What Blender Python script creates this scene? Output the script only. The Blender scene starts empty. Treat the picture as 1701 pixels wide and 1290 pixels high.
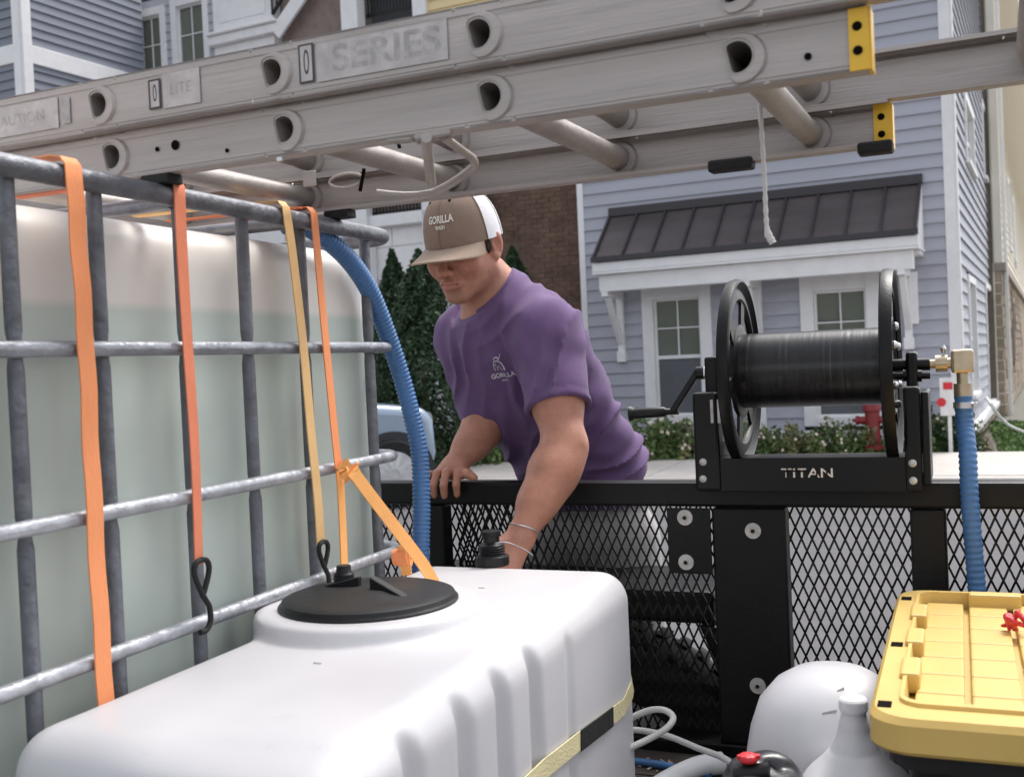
import bpy, bmesh, math, random
import numpy as np
from mathutils import Vector, Matrix, noise
from mathutils.bvhtree import BVHTree
random.seed(7); rng = np.random.default_rng(7)
S = bpy.context.scene
R = math.radians
# ------------------------------------------------------------------ camera, world, sun, exposure
CAM = Vector((0, 0, 1.32)); FPX = 1800.0; CX, CY = 850.5, 645.0
YAW, PITCH, ROLL = R(22.5), math.atan(40/1800), 0.045
F0 = Vector((-math.sin(YAW), math.cos(YAW), 0)); R0 = Vector((math.cos(YAW), math.sin(YAW), 0)); Z = Vector((0, 0, 1))
FW = (F0*math.cos(PITCH) - Z*math.sin(PITCH)).normalized(); U0 = R0.cross(FW)
RT = R0*math.cos(ROLL) - U0*math.sin(ROLL); UP = U0*math.cos(ROLL) + R0*math.sin(ROLL)
cd = bpy.data.cameras.new('camera'); cam = bpy.data.objects.new('camera', cd); S.collection.objects.link(cam)
m3 = Matrix((RT, UP, -FW)).transposed(); cam.matrix_world = Matrix.Translation(CAM) @ m3.to_4x4()
cd.sensor_width = 36; cd.lens = FPX/1701*36; cd.clip_start = 0.05; cd.clip_end = 500
cd.dof.use_dof = True; cd.dof.focus_distance = 2.3; cd.dof.aperture_fstop = 7.5
S.camera = cam
wd = bpy.data.worlds.new('World'); S.world = wd; wd.use_nodes = True
nt = wd.node_tree; nt.nodes.clear()
sky = nt.nodes.new('ShaderNodeTexSky'); sky.sky_type = 'NISHITA'; sky.sun_disc = False
SUN_EL, SUN_AZ = R(58), R(20)       # azimuth clockwise from +Y
sky.sun_elevation = SUN_EL; sky.sun_rotation = SUN_AZ; sky.dust_density = 3.0; sky.air_density = 1.0
hs = nt.nodes.new('ShaderNodeHueSaturation'); hs.inputs['Saturation'].default_value = 0.28
bg = nt.nodes.new('ShaderNodeBackground'); bg.inputs['Strength'].default_value = 0.15
wo = nt.nodes.new('ShaderNodeOutputWorld')
nt.links.new(sky.outputs[0], hs.inputs['Color']); nt.links.new(hs.outputs[0], bg.inputs['Color']); nt.links.new(bg.outputs[0], wo.inputs['Surface'])
sl = bpy.data.lights.new('sun', 'SUN'); sun = bpy.data.objects.new('sun', sl); S.collection.objects.link(sun)
sl.energy = 1.15; sl.angle = R(18); sl.color = (1, .965, .92)
sd = Vector((math.sin(SUN_AZ)*math.cos(SUN_EL), math.cos(SUN_AZ)*math.cos(SUN_EL), math.sin(SUN_EL)))
sun.rotation_euler = sd.to_track_quat('Z', 'Y').to_euler()
S.render.engine = 'CYCLES'
S.view_settings.view_transform = 'Standard'; S.view_settings.look = 'None'
S.view_settings.exposure = 1.12; S.view_settings.gamma = 1.0; S.view_settings.use_curve_mapping = False

# ------------------------------------------------------------------ measuring helpers (photo pixel -> place)
def ray(px, py): return (FW + RT*((px-CX)/FPX) - UP*((py-CY)/FPX))
def W(px, py, d): return CAM + ray(px, py)*d
def on(px, py, axis, val):
    r = ray(px, py); i = 'xyz'.index(axis); return CAM + r*((val-CAM[i])/r[i])
# ------------------------------------------------------------------ materials
def mat(name, col, rough=.5, metal=0., var=.12, vscale=8., bump=.0, bscale=60., spec=.5, alpha=None, dirt=None, coat=0., stretch=None, sheen=0., sss=0., attr=False):
    m = bpy.data.materials.new(name); m.use_nodes = True; n = m.node_tree; b = n.nodes['Principled BSDF']
    tc = n.nodes.new('ShaderNodeTexCoord'); mp = n.nodes.new('ShaderNodeMapping'); n.links.new(tc.outputs['Object'], mp.inputs['Vector'])
    if stretch: mp.inputs['Scale'].default_value = stretch
    nz = n.nodes.new('ShaderNodeTexNoise'); nz.inputs['Scale'].default_value = vscale; nz.inputs['Detail'].default_value = 6; nz.inputs['Roughness'].default_value = .6
    n.links.new(mp.outputs[0], nz.inputs['Vector'])
    rp = n.nodes.new('ShaderNodeMapRange'); rp.inputs[1].default_value = .3; rp.inputs[2].default_value = .7
    rp.inputs[3].default_value = 1-var; rp.inputs[4].default_value = 1+var; n.links.new(nz.outputs[0], rp.inputs[0])
    mx = n.nodes.new('ShaderNodeMix'); mx.data_type = 'RGBA'; mx.blend_type = 'MULTIPLY'; mx.inputs[0].default_value = 1
    if attr:
        at = n.nodes.new('ShaderNodeAttribute'); at.attribute_name = 'tint'; n.links.new(at.outputs['Color'], mx.inputs[6])
    else: mx.inputs[6].default_value = (*col, 1)
    n.links.new(rp.outputs[0], mx.inputs[7]); out = mx.outputs[2]
    if dirt:
        dn = n.nodes.new('ShaderNodeTexNoise'); dn.inputs['Scale'].default_value = dirt[1]; dn.inputs['Detail'].default_value = 10; dn.inputs['Roughness'].default_value = .7
        n.links.new(mp.outputs[0], dn.inputs['Vector'])
        dr = n.nodes.new('ShaderNodeMapRange'); dr.inputs[1].default_value = dirt[2]; dr.inputs[2].default_value = dirt[2]+.15; n.links.new(dn.outputs[0], dr.inputs[0])
        m2 = n.nodes.new('ShaderNodeMix'); m2.data_type = 'RGBA'; n.links.new(dr.outputs[0], m2.inputs[0]); n.links.new(out, m2.inputs[6]); m2.inputs[7].default_value = (*dirt[0], 1); out = m2.outputs[2]
    n.links.new(out, b.inputs['Base Color'])
    rr = n.nodes.new('ShaderNodeMapRange'); rr.inputs[3].default_value = max(0, rough-.08); rr.inputs[4].default_value = min(1, rough+.08); n.links.new(nz.outputs[0], rr.inputs[0]); n.links.new(rr.outputs[0], b.inputs['Roughness'])
    b.inputs['Metallic'].default_value = metal; b.inputs['Specular IOR Level'].default_value = spec
    if coat: b.inputs['Coat Weight'].default_value = coat
    if sheen: b.inputs['Sheen Weight'].default_value = sheen
    if sss:
        b.inputs['Subsurface Weight'].default_value = sss; b.inputs['Subsurface Radius'].default_value = (1, .35, .2); b.inputs['Subsurface Scale'].default_value = .008
    if alpha is not None: b.inputs['Alpha'].default_value = alpha
    if bump:
        bn = n.nodes.new('ShaderNodeTexNoise'); bn.inputs['Scale'].default_value = bscale; bn.inputs['Detail'].default_value = 5; n.links.new(mp.outputs[0], bn.inputs['Vector'])
        bb = n.nodes.new('ShaderNodeBump'); bb.inputs['Strength'].default_value = bump; bb.inputs['Distance'].default_value = .01; n.links.new(bn.outputs[0], bb.inputs['Height']); n.links.new(bb.outputs[0], b.inputs['Normal'])
    return m
# ------------------------------------------------------------------ objects
COL = S.collection; ORG = {}
def org(p): return ORG.get(p.name, Vector()) if p else Vector()
def thing(name, label, cat, loc, group=None, kind=None):
    o = bpy.data.objects.new(name, None); COL.objects.link(o); o.location = loc; o.empty_display_size = .1
    ORG[o.name] = Vector(loc); tag(o, label, cat, group, kind); return o
def tag(o, label=None, cat=None, group=None, kind=None):
    if label: o['label'] = label
    if cat: o['category'] = cat
    if group: o['group'] = group
    if kind: o['kind'] = kind
    return o
def link(name, me, m, parent=None, mtx=None, loc=None):
    o = bpy.data.objects.new(name, me); COL.objects.link(o)
    if m and not me.materials: me.materials.append(m)
    if parent: o.parent = parent; ORG[o.name] = org(parent)
    if mtx is not None: o.matrix_basis = mtx
    return o
class MB:
    def __init__(s): s.v = []; s.f = []
    def add(s, vs, fs):
        k = len(s.v); s.v += [Vector(v) for v in vs]; s.f += [tuple(i+k for i in f) for f in fs]; return s
    def box(s, a, b, M=None):
        x0, y0, z0 = a; x1, y1, z1 = b
        vs = [Vector(p) for p in ((x0,y0,z0),(x1,y0,z0),(x1,y1,z0),(x0,y1,z0),(x0,y0,z1),(x1,y0,z1),(x1,y1,z1),(x0,y1,z1))]
        if M is not None: vs = [M @ v for v in vs]
        return s.add(vs, [(0,3,2,1),(4,5,6,7),(0,1,5,4),(1,2,6,5),(2,3,7,6),(3,0,4,7)])
    def bar(s, p, q, w, h, up=Z):        # box bar from p to q, w sideways, h along up
        p = Vector(p); q = Vector(q); d = (q-p).normalized(); sd_ = d.cross(up)
        if sd_.length < 1e-4: sd_ = d.cross(Vector((1,0,0)))
        sd_.normalize(); u = sd_.cross(d)
        vs = [e + sd_*a*w/2 + u*b*h/2 for e in (p, q) for a, b in ((-1,-1),(1,-1),(1,1),(-1,1))]
        return s.add(vs, [(0,1,2,3),(7,6,5,4),(0,4,5,1),(1,5,6,2),(2,6,7,3),(3,7,4,0)])
    def tube(s, pts, r, n=12, closed=False, caps=True):
        pts = [Vector(p) for p in pts]; N = len(pts); rs = r if isinstance(r, (list, tuple)) else [r]*N
        k = len(s.v); prev = None
        for i in range(N):
            if closed: d = pts[(i+1) % N]-pts[i-1]
            else: d = pts[min(i+1, N-1)]-pts[max(i-1, 0)]
            d.normalize()
            if prev is None:
                a = d.cross(Z);  a = a if a.length > .05 else d.cross(Vector((1,0,0)))
            else: a = prev - d*prev.dot(d)
            a.normalize(); prev = a; b = d.cross(a)
            for j in range(n):
                t = 2*math.pi*j/n; s.v.append(pts[i]+(a*math.cos(t)+b*math.sin(t))*rs[i])
        M = N if closed else N-1
        for i in range(M):
            for j in range(n):
                p0 = k+i*n+j; p1 = k+i*n+(j+1) % n; q0 = k+((i+1) % N)*n+j; q1 = k+((i+1) % N)*n+(j+1) % n
                s.f.append((p0, p1, q1, q0))
        if caps and not closed:
            s.f.append(tuple(k+j for j in range(n))[::-1]); s.f.append(tuple(k+(N-1)*n+j for j in range(n)))
        return s
    def lathe(s, prof, c, ax, n=32, close=False):        # prof: (radius, along axis)
        c = Vector(c); ax = Vector(ax).normalized(); a = ax.cross(Z)
        if a.length < .05: a = ax.cross(Vector((1,0,0)))
        a.normalize(); b = ax.cross(a); k = len(s.v); N = len(prof)
        for r, h in prof:
            for j in range(n):
                t = 2*math.pi*j/n; s.v.append(c+ax*h+(a*math.cos(t)+b*math.sin(t))*max(r, 1e-5))
        for i in range(N if close else N-1):
            for j in range(n): s.f.append((k+i*n+j, k+((i+1) % N)*n+j, k+((i+1) % N)*n+(j+1) % n, k+i*n+(j+1) % n))
        if not close:
            s.f.append(tuple(k+j for j in range(n))); s.f.append(tuple(k+(N-1)*n+j for j in range(n))[::-1])
        return s
    def prism(s, poly, d):            # planar polygon (world points) extruded by vector d
        n = len(poly); d = Vector(d); vs = [Vector(p) for p in poly]; vs += [v+d for v in vs]
        return s.add(vs, [tuple(range(n))[::-1], tuple(range(n, 2*n))]+[(i, (i+1) % n, n+(i+1) % n, n+i) for i in range(n)])
    def mesh(s, name, o=Vector()):
        me = bpy.data.meshes.new(name); me.from_pydata([v-o for v in s.v], [], s.f); me.validate()
        bm = bmesh.new(); bm.from_mesh(me); bmesh.ops.recalc_face_normals(bm, faces=bm.faces); bm.to_mesh(me); bm.free(); return me
    def build(s, name, m, parent=None, bevel=0, smooth=None, seg=2):
        me = s.mesh(name, org(parent)); o = link(name, me, m, parent)
        if bevel:
            b = o.modifiers.new('bevel', 'BEVEL'); b.width = bevel; b.segments = seg; b.limit_method = 'ANGLE'; b.angle_limit = R(40)
            b.harden_normals = False
        if smooth is not None:
            for p in me.polygons: p.use_smooth = True
            sh = bmesh.new(); sh.from_mesh(me)
            for e in sh.edges:
                if len(e.link_faces) == 2 and e.calc_face_angle(0) > R(smooth): e.smooth = False
            sh.to_mesh(me); sh.free()
        return o
def smoothpath(pts, n=8, closed=False):       # Catmull-Rom
    pts = [Vector(p) for p in pts]; N = len(pts); out = []
    for i in range(N if closed else N-1):
        p0 = pts[i-1] if (closed or i) else pts[0]*2-pts[1]; p1 = pts[i]; p2 = pts[(i+1) % N]
        p3 = pts[(i+2) % N] if (closed or i+2 < N) else pts[-1]*2-pts[-2]
        for k in range(n):
            t = k/n; out.append(.5*((2*p1)+(p2-p0)*t+(2*p0-5*p1+4*p2-p3)*t*t+(3*p1-p0-3*p2+p3)*t**3))
    if not closed: out.append(pts[-1])
    return out
def ribbon(pts, w, wdir, th=.0025, name='strap', m=None, parent=None):
    mb = MB(); k = 0; wdir = Vector(wdir); N = len(pts)
    ws = w if isinstance(w, (list, tuple)) else [w]*N
    for i, p in enumerate(pts):
        p = Vector(p); d = (Vector(pts[min(i+1, N-1)])-Vector(pts[max(i-1, 0)])).normalized()
        wd_ = (wdir - d*wdir.dot(d)).normalized(); nn = d.cross(wd_)
        for a, b in ((-1,-1),(1,-1),(1,1),(-1,1)): mb.v.append(p+wd_*a*ws[i]/2+nn*b*th/2)
    for i in range(N-1):
        for j in range(4): mb.f.append((i*4+j, i*4+(j+1) % 4, i*4+4+(j+1) % 4, i*4+4+j))
    mb.f.append((0,1,2,3)); mb.f.append((N*4-1, N*4-2, N*4-3, N*4-4))
    return mb.build(name, m, parent, smooth=50)
# ------------------------------------------------------------------ signed-distance sculpting -> one continuous mesh
def axis(*segs):    # segs: (start, end, step)...
    out = []
    for a, b, h in segs: n = max(2, int(round((b-a)/h))); out.append(np.linspace(a, b, n, endpoint=False))
    return np.concatenate(out+[[segs[-1][1]]]).astype(np.float32)
class Vol:
    def __init__(s, xs, ys, zs): s.ax = (xs, ys, zs); s.D = np.full((len(xs), len(ys), len(zs)), .2, np.float32)
    def reg(s, lo, hi, pad):
        sl_ = []
        for i in range(3):
            a = s.ax[i]; i0 = max(0, np.searchsorted(a, lo[i]-pad)-2); i1 = min(len(a), np.searchsorted(a, hi[i]+pad)+2); sl_.append(slice(i0, max(i1, i0+1)))
        return tuple(sl_)
    def ap(s, fn, lo, hi, k, mode):
        q = s.reg(lo, hi, k+.012); P = np.meshgrid(s.ax[0][q[0]], s.ax[1][q[1]], s.ax[2][q[2]], indexing='ij')
        d = fn(*P).astype(np.float32); D = s.D[q]
        if mode == 'u':
            if k > 0: h = np.maximum(k-np.abs(D-d), 0)/k; r = np.minimum(D, d)-h*h*k*.25
            else: r = np.minimum(D, d)
        elif mode == 's':
            d = -d
            if k > 0: h = np.maximum(k-np.abs(D-d), 0)/k; r = np.maximum(D, d)+h*h*k*.25
            else: r = np.maximum(D, d)
        s.D[q] = r
    def ell(s, c, r, M=None, k=.01, mode='u'):    # ellipsoid; M rows = local axes
        c = np.array(c); r = np.array(r, float); A = np.eye(3) if M is None else np.array([list(a) for a in M]); mr = np.sqrt(((A*r[:, None])**2).sum(0))
        def fn(X, Y, Z_):
            x, y, z = X-c[0], Y-c[1], Z_-c[2]
            l = [A[i,0]*x+A[i,1]*y+A[i,2]*z for i in range(3)]
            k0 = np.sqrt(sum((l[i]/r[i])**2 for i in range(3))); k1 = np.sqrt(sum((l[i]/r[i]**2)**2 for i in range(3)))
            return k0*(k0-1)/np.maximum(k1, 1e-6)
        s.ap(fn, c-mr, c+mr, k, mode); return s
    def cone(s, a, b, ra, rb, k=.01, mode='u', flat=None):    # flat=(axis vector, factor): squash
        a = np.array(a, float); b = np.array(b, float); ab = b-a; L2 = ab@ab
        def fn(X, Y, Z_):
            x, y, z = X-a[0], Y-a[1], Z_-a[2]; t = np.clip((x*ab[0]+y*ab[1]+z*ab[2])/L2, 0, 1)
            x, y, z = x-t*ab[0], y-t*ab[1], z-t*ab[2]
            if flat is not None:
                f = np.array(flat[0]); f = f/np.linalg.norm(f); q = (x*f[0]+y*f[1]+z*f[2])*(1/flat[1]-1); x, y, z = x+q*f[0], y+q*f[1], z+q*f[2]
            return np.sqrt(x*x+y*y+z*z)-(ra+(rb-ra)*t)
        m = max(ra, rb); s.ap(fn, np.minimum(a, b)-m, np.maximum(a, b)+m, k, mode); return s
    def rbox(s, lo, hi, r, k=.01, mode='u'):
        lo = np.array(lo, float); hi = np.array(hi, float); c = (lo+hi)/2; h = (hi-lo)/2-r
        def fn(X, Y, Z_):
            q = [np.abs(P-c[i])-h[i] for i, P in enumerate((X, Y, Z_))]
            return np.sqrt(sum(np.maximum(v, 0)**2 for v in q))+np.minimum(np.maximum(np.maximum(q[0], q[1]), q[2]), 0)-r
        s.ap(fn, lo, hi, k, mode); return s
    def cut(s, p, n):      # keep the side where (x-p).n < 0
        X, Y, Z_ = np.meshgrid(*s.ax, indexing='ij'); s.D = np.maximum(s.D, ((X-p[0])*n[0]+(Y-p[1])*n[1]+(Z_-p[2])*n[2]).astype(np.float32)); return s
    def net(s):
        D = s.D; xs, ys, zs = s.ax; sh = tuple(n-1 for n in D.shape); I = D < 0
        cs = [(i, j, k) for i in (0,1) for j in (0,1) for k in (0,1)]
        def cor(A, c): return A[c[0]:c[0]+sh[0], c[1]:c[1]+sh[1], c[2]:c[2]+sh[2]]
        cnt = sum(cor(I, c).astype(np.int8) for c in cs); act = (cnt > 0) & (cnt < 8); ii, jj, kk = np.nonzero(act); n = len(ii)
        idx = np.full(sh, -1, np.int32); idx[act] = np.arange(n)
        acc = np.zeros((n, 3)); w = np.zeros(n)
        for a in cs:
            for ax_ in range(3):
                if a[ax_]: continue
                b = list(a); b[ax_] = 1
                da = D[ii+a[0], jj+a[1], kk+a[2]]; db = D[ii+b[0], jj+b[1], kk+b[2]]; m = (da < 0) != (db < 0)
                t = np.where(m, da/np.where(m, da-db, 1), 0)
                pa = np.stack([xs[ii+a[0]], ys[jj+a[1]], zs[kk+a[2]]], 1); pb = np.stack([xs[ii+b[0]], ys[jj+b[1]], zs[kk+b[2]]], 1)
                acc += np.where(m[:, None], pa+(pb-pa)*t[:, None], 0); w += m
        V = acc/w[:, None]; F = []
        for ax_ in range(3):
            o1, o2 = (ax_+1) % 3, (ax_+2) % 3
            s0 = [slice(None)]*3; s1 = [slice(None)]*3; s0[ax_] = slice(0, -1); s1[ax_] = slice(1, None)
            cr = I[tuple(s0)] != I[tuple(s1)]
            for o_ in (o1, o2): e = [slice(None)]*3; e[o_] = slice(0, 1); cr[tuple(e)] = False; e[o_] = slice(-1, None); cr[tuple(e)] = False
            g = np.stack(np.nonzero(cr), 1); u = np.zeros(3, int); u[o1] = 1; v = np.zeros(3, int); v[o2] = 1
            q = [idx[tuple(p.T)] for p in (g-u-v, g-v, g, g-u)]; q = np.stack(q, 1)
            fl = I[tuple(g.T)]; q = np.where(fl[:, None], q, q[:, ::-1]); F.append(q[(q >= 0).all(1)])
        return V, np.concatenate(F)
    def build(s, name, m, parent=None, relax=1, warp=None):
        V, F = s.net()
        if relax:
            E = np.concatenate([F[:, [0,1]], F[:, [1,2]], F[:, [2,3]], F[:, [3,0]]])
            for _ in range(relax):
                A = np.zeros_like(V); c = np.zeros(len(V))
                for i in range(3): A[:, i] = np.bincount(E[:,0], V[E[:,1], i], len(V))+np.bincount(E[:,1], V[E[:,0], i], len(V))
                c = np.bincount(E[:,0], minlength=len(V))+np.bincount(E[:,1], minlength=len(V)); V = V*.5+A/np.maximum(c, 1)[:, None]*.5
        if warp is not None: V = warp(V)
        o = np.array(org(parent)); me = bpy.data.meshes.new(name); me.from_pydata((V-o).tolist(), [], F.tolist())
        me.polygons.foreach_set('use_smooth', np.ones(len(me.polygons), bool)); me.update()
        ob = link(name, me, m, parent); ob_data[ob.name] = (V, F); return ob
ob_data = {}
def tint(ob, cols):
    a = ob.data.color_attributes.new('tint', 'FLOAT_COLOR', 'POINT'); c = np.ones((len(cols), 4), np.float32); c[:, :3] = cols; a.data.foreach_set('color', c.ravel())
def text_mesh(s, size, bold=0.0, ext=0.0):
    cu = bpy.data.curves.new('txt', 'FONT'); cu.body = s; cu.size = size; cu.align_x = 'CENTER'; cu.align_y = 'CENTER'; cu.offset = bold; cu.extrude = ext
    o = bpy.data.objects.new('txt', cu); COL.objects.link(o); dg = bpy.context.evaluated_depsgraph_get()
    me = bpy.data.meshes.new_from_object(o.evaluated_get(dg)); bpy.data.objects.remove(o); bpy.data.curves.remove(cu); return me
def decal(name, me, O, ex, ey, target, m, parent, off=.0015):
    O = Vector(O); ex = Vector(ex).normalized(); ey = Vector(ey); ey = (ey-ex*ey.dot(ex)).normalized(); n = ex.cross(ey)
    V, F = ob_data[target.name]; bvh = BVHTree.FromPolygons([Vector(v) for v in V.tolist()], F.tolist())
    bm = bmesh.new(); bm.from_mesh(me); bmesh.ops.triangulate(bm, faces=bm.faces); bmesh.ops.subdivide_edges(bm, edges=[e for e in bm.edges if e.calc_length() > .006], cuts=1)
    for v in bm.verts:
        p = O+ex*v.co.x+ey*v.co.y; h = bvh.ray_cast(p+n*.08, -n, .25)
        v.co = ((h[0]+h[1]*off if h[1].dot(n) > 0 else h[0]-h[1]*off) if h[0] else p) - org(parent)
    bm.to_mesh(me); bm.free(); return link(name, me, m, parent)
# ================================================================== MATERIALS
M_ = {}
def mk(k, *a, **kw): M_[k] = mat(k, *a, **kw)
mk('concrete', (.108,.104,.109), .9, var=.14, vscale=3, bump=.3, bscale=40, dirt=((.08,.077,.08), 1.3, .56))
mk('sidewalk_concrete', (.50,.465,.43), .9, var=.1, vscale=4, bump=.2, bscale=50)
mk('soil', (.07,.05,.035), .95, var=.3, vscale=20, bump=.8, bscale=30)
mk('grass_ground', (.15,.145,.12), .95, var=.3, vscale=30, bump=.5)
mk('grass', (.10,.17,.045), .8, var=.4, vscale=5)
mk('blue_siding', (.40,.405,.46), .7, var=.07, vscale=2, bump=.15, bscale=90, stretch=(1,6,6), dirt=((.33,.335,.385), 2.5, .6))
mk('grey_siding', (.2,.215,.26), .7, var=.06, vscale=2, bump=.15, bscale=90, stretch=(1,6,6))
mk('cream_siding', (.82,.76,.66), .7, var=.06, vscale=2, bump=.15, bscale=90)
mk('yellow_siding', (.75,.6,.34), .7, var=.06, vscale=2)
mk('white_trim', (.78,.77,.78), .55, var=.05, vscale=6, bump=.08, bscale=30)
mk('wall_backing', (.12,.12,.13), .9)
mk('white_siding', (.42,.43,.47), .6, var=.05)
mk('dark_recess', (.03,.03,.035), .8)
mk('blind', (.5,.53,.44), .7, var=.05)
mk('glass', (.06,.07,.08), .06, var=.05, spec=.6)
mk('insect_screen', (.1,.105,.12), .6, var=.1)
mk('roof_metal', (.105,.088,.09), .42, metal=.35, var=.25, vscale=1.2, bump=.25, bscale=6, stretch=(.6,.6,3), dirt=((.11,.1,.11), 3, .55))
mk('roof_seam', (.035,.03,.035), .5, var=.1)
mk('brick', (.15,.09,.065), .9, var=.45, vscale=4, bump=.6, bscale=80)
mk('mortar', (.2,.16,.13), .95, var=.15)
mk('stone', (.36,.29,.22), .9, var=.3, vscale=9, bump=.6, bscale=30)
mk('brown_trim', (.33,.27,.235), .7, var=.1)
mk('brown_shingle', (.22,.17,.15), .8, var=.2)
mk('black_metal', (.0045,.0042,.005), .42, spec=.28, var=.3, vscale=14, bump=.06, bscale=150, dirt=((.016,.014,.014), 6, .66))
mk('black_paint', (.004,.0038,.0045), .36, spec=.3, var=.3, vscale=10, bump=.05, bscale=200, dirt=((.022,.02,.02), 9, .68))
mk('drum_black', (.010,.010,.011), .30, var=.5, vscale=3, stretch=(40,1,1), bump=.05, bscale=20, dirt=((.055,.052,.058), 4, .56))
mk('rubber', (.008,.008,.0085), .75, var=.3, vscale=30, bump=.2)
mk('black_plastic', (.009,.009,.010), .48, spec=.35, var=.2, vscale=20, bump=.1, dirt=((.035,.034,.033), 14, .66))
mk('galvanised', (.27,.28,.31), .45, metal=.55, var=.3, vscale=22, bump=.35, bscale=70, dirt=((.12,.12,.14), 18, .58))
mk('galvanised_shaded', (.16,.165,.185), .5, metal=.4, var=.3, vscale=22, bump=.35, bscale=70, dirt=((.06,.06,.07), 18, .58))  # darker copy of galvanised: shade on the cage uprights put into the colour
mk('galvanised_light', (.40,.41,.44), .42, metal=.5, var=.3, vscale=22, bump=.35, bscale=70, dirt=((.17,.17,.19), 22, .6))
mk('aluminium', (.44,.395,.37), .5, metal=.3, var=.16, vscale=3, stretch=(.5,10,10), bump=.16, bscale=30, dirt=((.30,.27,.25), 5, .57))
mk('aluminium_rung', (.36,.325,.30), .45, metal=.4, var=.15, vscale=12, bump=.2, bscale=40)
mk('hole_dark', (.008,.006,.005), .95, spec=.05)
mk('label_pale', (.51,.475,.46), .6, var=.2, vscale=30, dirt=((.40,.375,.36), 40, .55))
mk('label_ink', (.40,.375,.365), .6, var=.25, vscale=60, dirt=((.52,.49,.48), 60, .52))
mk('label_black', (.06,.055,.055), .6)
mk('yellow_plastic_cap', (.85,.5,.03), .45, var=.08)
mk('poly_white', (.605,.59,.605), .36, var=.035, vscale=5, bump=.05, bscale=18, sss=.0, dirt=((.50,.485,.48), 7, .62))
mk('strap_orange', (.90,.32,.13), .75, var=.08, vscale=12, bump=.12, bscale=260, stretch=(1,1,.3))
mk('strap_red_orange', (.76,.23,.12), .75, var=.1, vscale=12, bump=.12, bscale=260)
mk('strap_tan', (.72,.45,.2), .75, var=.1, vscale=12, bump=.12, bscale=260)
mk('strap_light_orange', (.90,.42,.13), .75, var=.1, vscale=12, bump=.12, bscale=260)
mk('strap_yellow', (.70,.62,.36), .7, var=.08, vscale=12, bump=.3, bscale=260)
mk('hose_blue', (.06,.16,.36), .42, var=.15, vscale=10, bump=.1)
mk('hose_white', (.62,.6,.58), .5, var=.1)
mk('brass', (.55,.45,.32), .35, metal=.8, var=.2, vscale=30)
mk('steel', (.6,.6,.62), .3, metal=.8, var=.2, vscale=30)
mk('steel_wash', (.55,.53,.5), .55, metal=.3, var=.2, vscale=40)
mk('red_paint', (.2,.012,.016), .45, var=.15)
mk('red_bright', (.6,.025,.035), .45, var=.15, vscale=40, bump=.3, bscale=90)
mk('tote_yellow', (.62,.42,.12), .5, var=.06, vscale=6, bump=.06, bscale=60, dirt=((.53,.35,.10), 5, .62))
mk('jug_plastic', (.66,.65,.67), .4, var=.06, vscale=6)
mk('white_cap', (.85,.85,.86), .4, var=.03)
mk('dark_wood', (.055,.042,.036), .85, var=.5, vscale=5, stretch=(1,12,12), bump=.6, bscale=30, dirt=((.22,.2,.19), 16, .6))
mk('bag_black', (.035,.035,.04), .32, var=.3, vscale=12, bump=.5, bscale=14)
mk('shirt', (.130,.072,.178), .88, var=.10, vscale=14, bump=.18, bscale=480, sheen=.08)
mk('shorts', (.42,.4,.39), .85, var=.08, bump=.2, bscale=300)
mk('skin', (1,1,1), .50, var=.13, vscale=38, bump=.2, bscale=260, sss=.12, attr=True)
mk('hair', (.035,.02,.013), .6, var=.4, vscale=60, bump=.6, bscale=180, stretch=(1,1,.2))
mk('cap_brown', (.235,.165,.125), .9, var=.08, vscale=30, bump=.3, bscale=380)
mk('cap_brim', (.33,.245,.185), .85, var=.07, vscale=30, bump=.3, bscale=380)
mk('cap_mesh', (.78,.77,.80), .8, var=.05, bump=.5, bscale=420)
mk('print_white', (.62,.6,.63), .7)
mk('cream_letters', (.7,.64,.56), .8)
mk('leather', (.1,.06,.04), .7)
mk('leaf_dark', (.028,.06,.022), .6, var=.45, vscale=3)
mk('leaf_mid', (.11,.165,.05), .6, var=.5, vscale=3)
mk('leaf_olive', (.18,.18,.075), .65, var=.4, vscale=3)
mk('petal', (.72,.6,.5), .7, var=.2, vscale=8)
mk('bark', (.09,.065,.05), .9, var=.3, bump=.5)
mk('car_paint', (.27,.34,.43), .3, var=.03, coat=.5)
mk('alloy', (.6,.6,.62), .35, metal=.7)
mk('sign_white', (.75,.73,.72), .5)
mk('bottle', (1,1,1), .42, var=.05, vscale=3, bump=.1, bscale=5, sss=.3, attr=True)
M_['bottle'].node_tree.nodes['Principled BSDF'].inputs['Subsurface Scale'].default_value = .05
M_['bottle'].node_tree.nodes['Principled BSDF'].inputs['Subsurface Radius'].default_value = (1,1,1)
mk('liquid', (.12,.21,.16), .45, var=.07, vscale=1.6)
# ================================================================== SETTING
def sheet(name, x0, x1, y0, y1, z, m, kind='structure', n=1):
    mb = MB(); mb.add([(x0,y0,z),(x1,y0,z),(x1,y1,z),(x0,y1,z)], [(0,1,2,3)]); o = mb.build(name, m); o['kind'] = kind; return o
sheet('ground', -150, 150, -150, 150, -.02, M_['grass_ground'])
sheet('street', -80, 80, -12, 10.6, 0, M_['concrete'])
kb = MB(); kb.box((-80,10.6,-.02),(80,10.78,.11)); o = kb.build('kerb', M_['sidewalk_concrete'], bevel=.02); o['kind'] = 'structure'
sw = tag(thing('sidewalk', None, None, (0,10.79,0)), kind='structure')
slab = MB(); slab.box((0,0,-.02),(1.485,2.3,.112)); sme = slab.mesh('slab')
for i in range(-13, 9):
    link('slab', sme, M_['sidewalk_concrete'], sw, Matrix.Translation((i*1.5, 0, random.uniform(-.004,.004))))
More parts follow.
